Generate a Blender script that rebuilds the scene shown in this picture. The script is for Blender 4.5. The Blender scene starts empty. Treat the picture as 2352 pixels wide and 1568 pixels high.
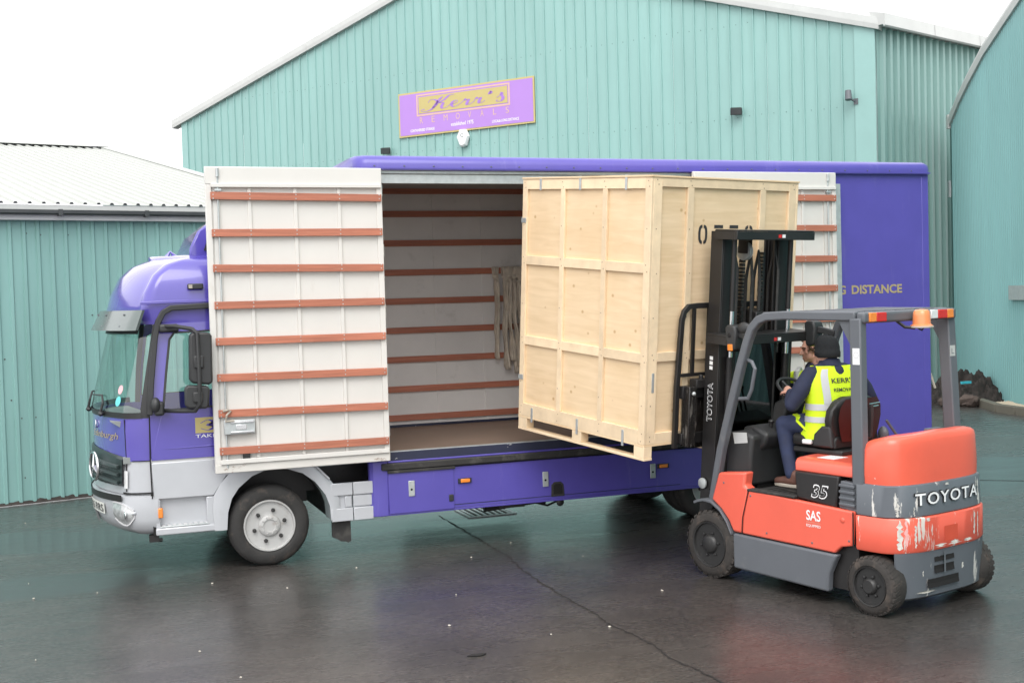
import bpy, bmesh, math, random
import numpy as np
from mathutils import Vector, Matrix

random.seed(7)
SC = bpy.context.scene
COL = SC.collection
R = math.radians

# ------------------------------------------------------------------ camera
CAM_POS = Vector((-1.813, -12.028, 2.585))
F_PX, IMG_W, IMG_H = 2800.0, 2352.0, 1568.0
def cam_axes(pitch, roll, yaw):
    cy, sy = math.cos(yaw), math.sin(yaw)
    r = Vector((cy, -sy, 0)); fw = Vector((sy, cy, 0)); u = Vector((0, 0, 1))
    cp, sp = math.cos(pitch), math.sin(pitch)
    fw2 = fw * cp - u * sp; u2 = u * cp + fw * sp
    cr, sr = math.cos(roll), math.sin(roll)
    return r * cr + u2 * sr, u2 * cr - r * sr, fw2
CR, CU, CF = cam_axes(R(2.095), R(-1.651), R(20.076))
cd = bpy.data.cameras.new('camera'); cam = bpy.data.objects.new('camera', cd); COL.objects.link(cam)
cd.sensor_fit = 'HORIZONTAL'; cd.sensor_width = 36.0; cd.lens = F_PX / IMG_W * 36.0
cd.clip_start = 0.1; cd.clip_end = 2000
m = Matrix((CR, CU, -CF)).transposed().to_4x4(); m.translation = CAM_POS
cam.matrix_world = m
SC.camera = cam

# ------------------------------------------------------------------ light
SUN_EL, SUN_AZ = 52.0, 205.0          # azimuth measured clockwise from +Y: light comes from behind left of the camera
w = bpy.data.worlds.new('World'); SC.world = w; w.use_nodes = True
nt = w.node_tree; nt.nodes.clear()
sky = nt.nodes.new('ShaderNodeTexSky'); sky.sky_type = 'NISHITA'; sky.sun_disc = False
sky.sun_elevation = R(SUN_EL); sky.sun_rotation = R(SUN_AZ)
sky.air_density = 1.0; sky.dust_density = 6.0; sky.ozone_density = 1.0
hs = nt.nodes.new('ShaderNodeHueSaturation'); hs.inputs['Saturation'].default_value = 0.12
bgn = nt.nodes.new('ShaderNodeBackground'); bgn.inputs['Strength'].default_value = 0.14
wo = nt.nodes.new('ShaderNodeOutputWorld')
cl = nt.nodes.new('ShaderNodeMixRGB'); cl.inputs['Fac'].default_value = 0.80          # closed, even cloud layer over the clear-sky light
cl.inputs['Color2'].default_value = (7.4, 7.4, 7.5, 1)
nt.links.new(sky.outputs[0], hs.inputs['Color']); nt.links.new(hs.outputs[0], cl.inputs['Color1']); nt.links.new(cl.outputs[0], bgn.inputs['Color'])
nt.links.new(bgn.outputs[0], wo.inputs['Surface'])
sd = bpy.data.lights.new('sun', 'SUN'); sd.energy = 0.7; sd.angle = R(40); sd.color = (1.0, 0.97, 0.93)
sun = bpy.data.objects.new('sun', sd); COL.objects.link(sun)
sv = Vector((math.sin(R(SUN_AZ)) * math.cos(R(SUN_EL)), math.cos(R(SUN_AZ)) * math.cos(R(SUN_EL)), math.sin(R(SUN_EL))))
sun.rotation_euler = sv.to_track_quat('Z', 'Y').to_euler(); sun.location = (0, 0, 30)
vs = SC.view_settings
vs.view_transform = 'Standard'; vs.look = 'None'; vs.gamma = 1.0; vs.use_curve_mapping = False
vs.exposure = 1.0

# ------------------------------------------------------------------ materials
def lin(c):
    return tuple((x / 12.92 if x <= 0.04045 else ((x + 0.055) / 1.055) ** 2.4) for x in c)
MATS = {}
def mat(name, col, rough=0.5, metal=0.0, coat=0.0, var=0.10, vs=2.0, stretch=(1, 1, 1), bump=0.0, bs=60.0,
        dirt=None, rand=0.0, spec=0.5, bstretch=None, sheen=0.0):
    if name in MATS: return MATS[name]
    m = bpy.data.materials.new(name); m.use_nodes = True; MATS[name] = m
    n = m.node_tree.nodes; L = m.node_tree.links
    b = n['Principled BSDF']
    b.inputs['Roughness'].default_value = rough; b.inputs['Metallic'].default_value = metal
    b.inputs['Coat Weight'].default_value = coat; b.inputs['Coat Roughness'].default_value = 0.06
    b.inputs['Specular IOR Level'].default_value = spec
    if sheen: b.inputs['Sheen Weight'].default_value = sheen
    tc = n.new('ShaderNodeTexCoord'); mp = n.new('ShaderNodeMapping'); mp.inputs['Scale'].default_value = stretch
    L.new(tc.outputs['Object'], mp.inputs['Vector'])
    no = n.new('ShaderNodeTexNoise'); no.inputs['Scale'].default_value = vs; no.inputs['Detail'].default_value = 7
    no.inputs['Roughness'].default_value = 0.6
    L.new(mp.outputs[0], no.inputs['Vector'])
    rp = n.new('ShaderNodeValToRGB'); rp.color_ramp.elements[0].position = 0.3; rp.color_ramp.elements[1].position = 0.7
    c = Vector(col)
    rp.color_ramp.elements[0].color = (*(c * (1 - var)), 1); rp.color_ramp.elements[1].color = (*[min(1, x) for x in (c * (1 + var))], 1)
    L.new(no.outputs['Fac'], rp.inputs['Fac']); out = rp.outputs['Color']
    if dirt:
        dcol, dscale, lo, hi = dirt[:4]; dst = dirt[4] if len(dirt) > 4 else (1, 1, 1)
        mp2 = n.new('ShaderNodeMapping'); mp2.inputs['Scale'].default_value = dst; mp2.inputs['Location'].default_value = (3.1, 7.7, 1.3)
        L.new(tc.outputs['Object'], mp2.inputs['Vector'])
        dn = n.new('ShaderNodeTexNoise'); dn.inputs['Scale'].default_value = dscale; dn.inputs['Detail'].default_value = 9
        dn.inputs['Roughness'].default_value = 0.65
        L.new(mp2.outputs[0], dn.inputs['Vector'])
        dr = n.new('ShaderNodeValToRGB'); dr.color_ramp.elements[0].position = lo; dr.color_ramp.elements[1].position = hi
        L.new(dn.outputs['Fac'], dr.inputs['Fac'])
        mx = n.new('ShaderNodeMixRGB'); L.new(dr.outputs['Color'], mx.inputs['Fac']); L.new(out, mx.inputs['Color1'])
        mx.inputs['Color2'].default_value = (*dcol, 1); out = mx.outputs['Color']
    if rand:
        oi = n.new('ShaderNodeObjectInfo'); mr = n.new('ShaderNodeMapRange')
        mr.inputs['To Min'].default_value = 1 - rand; mr.inputs['To Max'].default_value = 1 + rand
        L.new(oi.outputs['Random'], mr.inputs['Value'])
        vm = n.new('ShaderNodeVectorMath'); vm.operation = 'SCALE'
        L.new(out, vm.inputs[0]); L.new(mr.outputs[0], vm.inputs['Scale']); out = vm.outputs[0]
    L.new(out, b.inputs['Base Color'])
    rr = n.new('ShaderNodeMapRange'); rr.inputs['To Min'].default_value = max(0.02, rough * 0.8); rr.inputs['To Max'].default_value = min(1, rough * 1.25)
    L.new(no.outputs['Fac'], rr.inputs['Value']); L.new(rr.outputs[0], b.inputs['Roughness'])
    if bump:
        bmp = n.new('ShaderNodeMapping'); bmp.inputs['Scale'].default_value = bstretch or (1, 1, 1); L.new(tc.outputs['Object'], bmp.inputs['Vector'])
        bn = n.new('ShaderNodeTexNoise'); bn.inputs['Scale'].default_value = bs; bn.inputs['Detail'].default_value = 4
        L.new(bmp.outputs[0], bn.inputs['Vector'])
        bp = n.new('ShaderNodeBump'); bp.inputs['Strength'].default_value = bump; bp.inputs['Distance'].default_value = 0.01
        L.new(bn.outputs['Fac'], bp.inputs['Height']); L.new(bp.outputs[0], b.inputs['Normal'])
    return m

def glass(name, tint, rough=0.02, ior=1.5):
    m = bpy.data.materials.new(name); m.use_nodes = True; n = m.node_tree.nodes; L = m.node_tree.links
    n.remove(n['Principled BSDF'])
    tr = n.new('ShaderNodeBsdfTransparent'); tr.inputs['Color'].default_value = (*tint, 1)
    gl = n.new('ShaderNodeBsdfGlossy'); gl.inputs['Roughness'].default_value = rough
    lw = n.new('ShaderNodeLayerWeight'); lw.inputs['Blend'].default_value = 0.5          # two-sided Schlick reflectance of a thin pane
    pw = n.new('ShaderNodeMath'); pw.operation = 'POWER'; pw.inputs[1].default_value = 4.0; L.new(lw.outputs['Facing'], pw.inputs[0])
    fr = n.new('ShaderNodeMath'); fr.operation = 'MULTIPLY_ADD'; fr.inputs[1].default_value = 0.85; fr.inputs[2].default_value = 0.09 * (ior - .5); L.new(pw.outputs[0], fr.inputs[0])
    mx = n.new('ShaderNodeMixShader'); L.new(fr.outputs[0], mx.inputs['Fac']); L.new(tr.outputs[0], mx.inputs[1]); L.new(gl.outputs[0], mx.inputs[2])
    L.new(mx.outputs[0], n['Material Output'].inputs['Surface'])
    return m

def asphalt_mat():
    m = bpy.data.materials.new('wet_asphalt'); m.use_nodes = True; n = m.node_tree.nodes; L = m.node_tree.links
    b = n['Principled BSDF']
    tc = n.new('ShaderNodeTexCoord')
    def noise(scale, detail=5, rough=0.55, stretch=(1, 1, 1), loc=(0, 0, 0)):
        mp = n.new('ShaderNodeMapping'); mp.inputs['Scale'].default_value = stretch; mp.inputs['Location'].default_value = loc
        L.new(tc.outputs['Object'], mp.inputs['Vector'])
        t = n.new('ShaderNodeTexNoise'); t.inputs['Scale'].default_value = scale; t.inputs['Detail'].default_value = detail; t.inputs['Roughness'].default_value = rough
        L.new(mp.outputs[0], t.inputs['Vector']); return t.outputs['Fac']
    def ramp(src, p0, p1, c0=(0, 0, 0), c1=(1, 1, 1)):
        r = n.new('ShaderNodeValToRGB'); r.color_ramp.elements[0].position = p0; r.color_ramp.elements[1].position = p1
        r.color_ramp.elements[0].color = (*c0, 1); r.color_ramp.elements[1].color = (*c1, 1); L.new(src, r.inputs['Fac']); return r.outputs['Color']
    big = noise(0.55, 5, 0.6, (0.6, 1.6, 1), (1.7, 0.4, 0))
    def pool(cx, cy, rx, ry):                         # one shallow hollow that holds water, ragged edge from noise
        mp = n.new('ShaderNodeMapping'); mp.inputs['Scale'].default_value = (1 / rx, 1 / ry, 0); mp.inputs['Location'].default_value = (-cx / rx, -cy / ry, 0)
        L.new(tc.outputs['Object'], mp.inputs['Vector'])
        ln = n.new('ShaderNodeVectorMath'); ln.operation = 'LENGTH'; L.new(mp.outputs[0], ln.inputs[0])
        ma = n.new('ShaderNodeMath'); ma.operation = 'MULTIPLY_ADD'; ma.inputs[1].default_value = 2.2; L.new(big, ma.inputs[0]); L.new(ln.outputs['Value'], ma.inputs[2])
        return ramp(ma.outputs[0], 0.55, 0.62) if False else ramp_inv(ma.outputs[0])
    def ramp_inv(src):
        r = n.new('ShaderNodeMapRange'); r.interpolation_type = 'SMOOTHSTEP'; r.inputs['From Min'].default_value = 1.75; r.inputs['From Max'].default_value = 2.15
        r.inputs['To Min'].default_value = 1; r.inputs['To Max'].default_value = 0; L.new(src, r.inputs['Value']); return r.outputs[0]
    pud = None
    for q in ((-2.6, 2.6, 2.6, 0.9), (-2.3, 0.2, 1.4, .6), (0.9, 1.6, 1.3, .55), (2.5, 1.7, 1.1, .7), (9.5, 1.2, 3.2, 1.6), (11.0, 6.5, 4.0, 1.5), (4.2, 2.6, 2.2, .7)):
        pq = pool(*q)
        if pud is None: pud = pq
        else:
            mm = n.new('ShaderNodeMath'); mm.operation = 'MAXIMUM'; L.new(pud, mm.inputs[0]); L.new(pq, mm.inputs[1]); pud = mm.outputs[0]
    mid = noise(0.9, 6, 0.65)
    col = ramp(mid, 0.3, 0.75, (0.026, 0.022, 0.020), (0.082, 0.071, 0.063))
    fine = noise(160, 3, 0.7)
    sp = ramp(fine, 0.62, 0.72)
    mx = n.new('ShaderNodeMixRGB'); mx.blend_type = 'ADD'; mx.inputs['Fac'].default_value = 0.03
    L.new(col, mx.inputs['Color1']); L.new(sp, mx.inputs['Color2'])
    L.new(mx.outputs[0], b.inputs['Base Color'])
    ro = n.new('ShaderNodeMapRange'); ro.inputs['To Min'].default_value = 0.12; ro.inputs['To Max'].default_value = 0.02
    L.new(pud, ro.inputs['Value'])
    ad = n.new('ShaderNodeMath'); ad.operation = 'MULTIPLY_ADD'; ad.inputs[1].default_value = 0.06; L.new(mid, ad.inputs[0]); L.new(ro.outputs[0], ad.inputs[2])
    b.inputs['Roughness'].default_value = 0.62
    b.inputs['Coat Weight'].default_value = 1.0; b.inputs['Coat IOR'].default_value = 1.33
    grit = ramp(noise(38, 5, 0.75), 0.35, 0.7)
    strk = noise(1.4, 6, 0.7, (0.5, 3.0, 1), (4, 2, 0))
    m3 = n.new('ShaderNodeMath'); m3.operation = 'MULTIPLY_ADD'; m3.inputs[1].default_value = 0.26; L.new(strk, m3.inputs[0]); L.new(ad.outputs[0], m3.inputs[2])
    L.new(m3.outputs[0], b.inputs['Coat Roughness'])
    vo = n.new('ShaderNodeTexVoronoi'); vo.inputs['Scale'].default_value = 75; L.new(tc.outputs['Object'], vo.inputs['Vector'])      # single stones of the aggregate
    sx = n.new('ShaderNodeSeparateColor'); L.new(vo.outputs['Color'], sx.inputs[0])
    stn = n.new('ShaderNodeMapRange'); stn.inputs['To Min'].default_value = 0.35; stn.inputs['To Max'].default_value = 1.75; L.new(sx.outputs[0], stn.inputs['Value'])
    m6 = n.new('ShaderNodeVectorMath'); m6.operation = 'SCALE'; L.new(mx.outputs[0], m6.inputs[0]); L.new(stn.outputs[0], m6.inputs['Scale'])
    m4 = n.new('ShaderNodeMixRGB'); m4.blend_type = 'MULTIPLY'; m4.inputs['Fac'].default_value = 0.55; L.new(m6.outputs[0], m4.inputs['Color1']); L.new(grit, m4.inputs['Color2'])
    m5 = n.new('ShaderNodeMixRGB'); m5.blend_type = 'MIX'; L.new(pud, m5.inputs['Fac']); L.new(m4.outputs[0], m5.inputs['Color1']); m5.inputs['Color2'].default_value = (0.030, 0.029, 0.028, 1)
    L.new(m5.outputs[0], b.inputs['Base Color'])
    bs_ = n.new('ShaderNodeMapRange'); bs_.inputs['To Min'].default_value = 0.5; bs_.inputs['To Max'].default_value = 0.05
    L.new(pud, bs_.inputs['Value'])
    bp = n.new('ShaderNodeBump'); bp.inputs['Distance'].default_value = 0.004; L.new(bs_.outputs[0], bp.inputs['Strength'])
    L.new(noise(70, 4, 0.75), bp.inputs['Height']); L.new(bp.outputs[0], b.inputs['Normal'])
    bp2 = n.new('ShaderNodeBump'); bp2.inputs['Distance'].default_value = 0.004; bp2.inputs['Strength'].default_value = 0.04; L.new(noise(45, 4, 0.7), bp2.inputs['Height']); L.new(bp2.outputs[0], b.inputs['Coat Normal'])
    b.inputs['Specular IOR Level'].default_value = 0.5
    return m

def ply_mat(name, base, knot, kscale=5.0):
    m = bpy.data.materials.new(name); m.use_nodes = True; n = m.node_tree.nodes; L = m.node_tree.links
    b = n['Principled BSDF']; b.inputs['Roughness'].default_value = 0.62
    tc = n.new('ShaderNodeTexCoord')
    def mp(s):
        q = n.new('ShaderNodeMapping'); q.inputs['Scale'].default_value = s; L.new(tc.outputs['Object'], q.inputs['Vector']); return q.outputs[0]
    g = n.new('ShaderNodeTexNoise'); g.inputs['Scale'].default_value = 2.0; g.inputs['Detail'].default_value = 8; g.inputs['Distortion'].default_value = 0.8
    L.new(mp((1, 1, 9)), g.inputs['Vector'])
    r = n.new('ShaderNodeValToRGB'); r.color_ramp.elements[0].position = 0.3; r.color_ramp.elements[1].position = 0.72
    c = Vector(base); r.color_ramp.elements[0].color = (c.x * .94, c.y * .91, c.z * .84, 1); r.color_ramp.elements[1].color = (*(c * 1.06), 1)
    L.new(g.outputs['Fac'], r.inputs['Fac'])
    v = n.new('ShaderNodeTexVoronoi'); v.inputs['Scale'].default_value = kscale; v.inputs['Randomness'].default_value = 1.0
    L.new(mp((1, 1, 1.15)), v.inputs['Vector'])
    kr = n.new('ShaderNodeValToRGB'); kr.color_ramp.elements[0].position = 0.05; kr.color_ramp.elements[0].color = (1, 1, 1, 1)
    kr.color_ramp.elements[1].position = 0.12; kr.color_ramp.elements[1].color = (0, 0, 0, 1)
    L.new(v.outputs['Distance'], kr.inputs['Fac'])
    mx = n.new('ShaderNodeMixRGB'); L.new(kr.outputs['Color'], mx.inputs['Fac']); L.new(r.outputs['Color'], mx.inputs['Color1']); mx.inputs['Color2'].default_value = (*knot, 1)
    st = n.new('ShaderNodeTexNoise'); st.inputs['Scale'].default_value = 1.3; st.inputs['Detail'].default_value = 5; L.new(mp((1, 1, 1)), st.inputs['Vector'])
    sr = n.new('ShaderNodeValToRGB'); sr.color_ramp.elements[0].position = 0.5; sr.color_ramp.elements[1].position = 0.8
    sr.color_ramp.elements[0].color = (1, 1, 1, 1); sr.color_ramp.elements[1].color = (0.92, 0.87, 0.80, 1); L.new(st.outputs['Fac'], sr.inputs['Fac'])
    m2 = n.new('ShaderNodeMixRGB'); m2.blend_type = 'MULTIPLY'; m2.inputs['Fac'].default_value = 1; L.new(mx.outputs[0], m2.inputs['Color1']); L.new(sr.outputs[0], m2.inputs['Color2'])
    oi = n.new('ShaderNodeObjectInfo'); mr = n.new('ShaderNodeMapRange'); mr.inputs['To Min'].default_value = 0.93; mr.inputs['To Max'].default_value = 1.06
    L.new(oi.outputs['Random'], mr.inputs['Value']); vm = n.new('ShaderNodeVectorMath'); vm.operation = 'SCALE'
    L.new(m2.outputs[0], vm.inputs[0]); L.new(mr.outputs[0], vm.inputs['Scale'])
    L.new(vm.outputs[0], b.inputs['Base Color'])
    return m

TEAL = (0.262, 0.448, 0.422)
M_TEAL = mat('teal_cladding', TEAL, 0.38, var=0.07, vs=0.8, stretch=(1, 1, .25), dirt=((0.215, 0.385, 0.355), 1.6, .52, .85, (2, 2, .16)), rand=0.025)
M_TEALS = mat('teal_shed_cladding', (0.222, 0.40, 0.375), 0.40, var=0.07, vs=0.8, stretch=(1, 1, .25), dirt=((0.165, 0.31, 0.28), 1.8, .54, .88, (3, 3, .16)), rand=0.025)
M_TEALR = mat('teal_fine_cladding', (0.225, 0.44, 0.435), 0.42, var=0.06, vs=0.7, stretch=(1, 1, .3), rand=0.02)
M_TEALD = mat('teal_shaded_side_cladding', (0.20, 0.34, 0.315), 0.42, var=0.08, vs=1.0, stretch=(1, 1, .3), rand=0.02)  # gable teal darkened: shade on the side wall put into its base colour
M_TRIM = mat('pale_flashing', (0.52, 0.53, 0.515), 0.45, var=0.05, dirt=((0.35, 0.36, 0.33), 3, .6, .9))
M_ROOFW = mat('white_roof_sheet', (0.415, 0.428, 0.402), 0.5, var=0.04, vs=1.5, stretch=(.4, 2, 1), rand=0.015)
M_GREYTRIM = mat('grey_fascia', (0.55, 0.55, 0.56), 0.5, var=0.06)
M_GUTTER = mat('dark_gutter', (0.055, 0.058, 0.06), 0.35, var=0.2)
M_PURPLE = mat('purple_paint', (0.092, 0.074, 0.37), 0.34, coat=0.25, var=0.05, vs=3, dirt=((0.16, 0.14, 0.41), 5, .58, .85, (1.5, 1, .18)))
M_PURPCAB = mat('purple_cab_paint', (0.092, 0.072, 0.38), 0.22, coat=0.9, var=0.04, vs=3)
M_SILVER = mat('silver_paint', (0.50, 0.515, 0.54), 0.30, metal=0.15, coat=0.6, var=0.05, dirt=((0.38, 0.38, 0.38), 5, .62, .95, (1, 1, .4)))
M_WHITE = mat('white_panel', (0.66, 0.645, 0.61), 0.55, var=0.03, dirt=((0.50, 0.46, 0.40), 3.5, .64, .9, (1, 1, .5)))
M_WHITEIN = mat('white_lining', (0.74, 0.715, 0.69), 0.6, var=0.05, dirt=((0.45, 0.42, 0.38), 4, .6, .95))
M_BATTEN = mat('red_brown_batten', (0.43, 0.155, 0.095), 0.6, var=0.22, vs=3, stretch=(.6, 4, 14), dirt=((0.56, 0.29, 0.19), 12, .6, .8, (.5, 2, 6)), rand=0.08)
M_PLYFLOOR = mat('brown_floor', (0.20, 0.14, 0.105), 0.55, var=0.15, vs=3, stretch=(.5, 3, 1), dirt=((0.33, 0.27, 0.22), 6, .62, .8, (.3, 2, 1)))
M_NAVY = mat('dark_blue_edge', (0.022, 0.026, 0.055), 0.4, var=0.2, dirt=((0.5, 0.5, 0.5), 9, .66, .70, (1, 1, 2)))
M_RUB = mat('black_rubber', (0.028, 0.027, 0.026), 0.65, var=0.3, dirt=((0.10, 0.095, 0.085), 7, .55, .8))
M_PLASTIC = mat('black_plastic', (0.028, 0.029, 0.030), 0.45, var=0.2, dirt=((0.07, 0.07, 0.065), 5, .6, .9))
M_BLACK = mat('black_metal', (0.017, 0.016, 0.016), 0.42, var=0.3, dirt=((0.07, 0.055, 0.045), 8, .62, .85))
M_TYRE = mat('tyre_rubber', (0.030, 0.029, 0.028), 0.75, var=0.25, vs=6, dirt=((0.10, 0.08, 0.065), 9, .55, .8), bump=0.3, bs=80)
M_TYREMUD = mat('muddy_tyre_rubber', (0.036, 0.032, 0.029), 0.85, var=0.3, vs=8, dirt=((0.13, 0.10, 0.08), 9, .54, .78), bump=0.5, bs=60)
M_RIM = mat('silver_rim', (0.46, 0.46, 0.45), 0.42, metal=0.1, var=0.08, dirt=((0.25, 0.20, 0.16), 12, .58, .8))
M_RIMB = mat('black_rim', (0.022, 0.022, 0.022), 0.42, var=0.2, dirt=((0.07, 0.062, 0.055), 14, .6, .85))
M_STEEL = mat('galvanised_steel', (0.50, 0.53, 0.53), 0.42, metal=0.5, var=0.12, vs=14)
M_CHROME = mat('bright_steel', (0.75, 0.76, 0.77), 0.15, metal=1.0, var=0.03)
M_RED = mat('orange_red_paint', (0.78, 0.125, 0.078), 0.30, coat=0.35, var=0.05, dirt=((0.82, 0.30, 0.22), 5, .66, .9))
M_REDSCR = mat('scraped_red_paint', (0.78, 0.125, 0.078), 0.36, coat=0.2, var=0.05, dirt=((0.74, 0.70, 0.64), 6.5, .59, .62, (1.3, 1.3, .25)))
M_REDHOOD = mat('worn_red_paint', (0.80, 0.125, 0.072), 0.32, coat=0.3, var=0.06, dirt=((0.86, 0.62, 0.56), 6.5, .66, .70))
M_GREY = mat('grey_machine_paint', (0.115, 0.125, 0.14), 0.42, var=0.08, dirt=((0.19, 0.19, 0.19), 6, .6, .9))
M_GREYSCR = mat('scraped_grey_paint', (0.115, 0.128, 0.145), 0.42, var=0.08, dirt=((0.62, 0.60, 0.56), 5.5, .61, .64, (1.3, 1.3, .3)))
M_LAMPO = mat('orange_lens', (0.85, 0.25, 0.03), 0.2, coat=0.6, var=0.08, vs=20)
M_LAMPR = mat('red_lens', (0.62, 0.015, 0.012), 0.2, coat=0.6, var=0.08, vs=20)
M_LAMPW = mat('clear_lens', (0.72, 0.73, 0.73), 0.12, coat=0.8, var=0.1, vs=25)
M_LENSG = mat('grey_lens', (0.07, 0.075, 0.075), 0.15, coat=0.5)
M_BEACON = mat('amber_beacon', (0.85, 0.27, 0.10), 0.3, coat=0.4, var=0.06)
M_GOLD = mat('gold_vinyl', (0.42, 0.34, 0.17), 0.5, var=0.05)
M_SIGNP = mat('sign_lilac', (0.42, 0.225, 0.62), 0.45, var=0.02)
M_SIGNG = mat('sign_gold', (0.52, 0.43, 0.17), 0.45, var=0.03)
M_SIGNPK = mat('sign_peach', (0.66, 0.44, 0.34), 0.45, var=0.03)
M_WHITEP = mat('white_print', (0.85, 0.85, 0.85), 0.45, var=0.02)
M_BLACKP = mat('black_print', (0.035, 0.035, 0.037), 0.6, var=0.1)
M_PINE = mat('pine_board', (0.79, 0.62, 0.415), 0.6, var=0.10, vs=3, stretch=(2, 2, 2), rand=0.09, dirt=((0.66, 0.47, 0.27), 10, .66, .74, (1, 1, .5)))
M_PLY = ply_mat('pale_plywood', (0.80, 0.615, 0.405), (0.56, 0.37, 0.19))
M_STRAP = mat('grey_webbing', (0.66, 0.58, 0.48), 0.85, var=0.22, vs=9, stretch=(2, 2, .7))
M_HIVIS = mat('hi_vis_yellow', (0.68, 0.92, 0.015), 0.6, var=0.06, vs=5, bump=0.25, bs=9)
M_REFL = mat('reflective_tape', (0.55, 0.56, 0.57), 0.35, var=0.06)
M_NAVYC = mat('navy_cloth', (0.022, 0.028, 0.062), 0.8, var=0.25, vs=7, bump=0.5, bs=9)
M_TROUSER = mat('navy_trousers', (0.026, 0.036, 0.082), 0.8, var=0.25, vs=7, bump=0.5, bs=9)
M_HAT = mat('black_knit', (0.010, 0.012, 0.014), 0.9, var=0.2, vs=30, bump=0.5, bs=90)
M_SKIN = mat('skin', (0.66, 0.36, 0.27), 0.5, var=0.07, vs=14)
M_HAIR = mat('brown_hair', (0.10, 0.052, 0.03), 0.6, var=0.3, vs=40, bump=0.6, bs=70)
M_LEATHER = mat('brown_leather', (0.12, 0.055, 0.04), 0.55, var=0.2, vs=10)
M_SOLE = mat('pale_sole', (0.42, 0.38, 0.32), 0.7)
M_SEAT = mat('black_seat_vinyl', (0.018, 0.018, 0.018), 0.42, var=0.2)
M_SEATR = mat('dark_maroon_shell', (0.05, 0.010, 0.009), 0.4, var=0.2)
M_SOIL = mat('dark_soil', (0.028, 0.022, 0.019), 0.95, var=0.5, vs=7, bump=1.0, bs=22)
M_ROCK = mat('brown_rock', (0.085, 0.062, 0.052), 0.85, var=0.3, vs=7, bump=0.8, bs=18)
M_KERB = mat('concrete_kerb', (0.12, 0.11, 0.085), 0.7, var=0.15, vs=5, bump=0.3, bs=40)
M_GRAVEL = mat('pale_gravel', (0.55, 0.47, 0.35), 0.8, var=0.2, vs=30, rand=0.2)
M_CRACK = mat('crack_filler', (0.009, 0.008, 0.008), 0.8, var=0.2)
M_LITTER = mat('pale_scrap', (0.62, 0.58, 0.50), 0.7, var=0.1, rand=0.15)
M_GLASS = glass('cab_glass', (0.86, 0.96, 0.93), ior=1.75)
M_DARK = mat('cab_interior', (0.26, 0.28, 0.275), 0.7, var=0.2)
M_BLUE = mat('blue_plastic', (0.05, 0.45, 0.55), 0.4)
M_STICK = mat('pink_sticker', (0.75, 0.45, 0.48), 0.5)
M_STICKT = mat('cyan_sticker', (0.15, 0.62, 0.62), 0.5)
M_PLATE = mat('number_plate_white', (0.72, 0.73, 0.68), 0.4, var=0.03)

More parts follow.
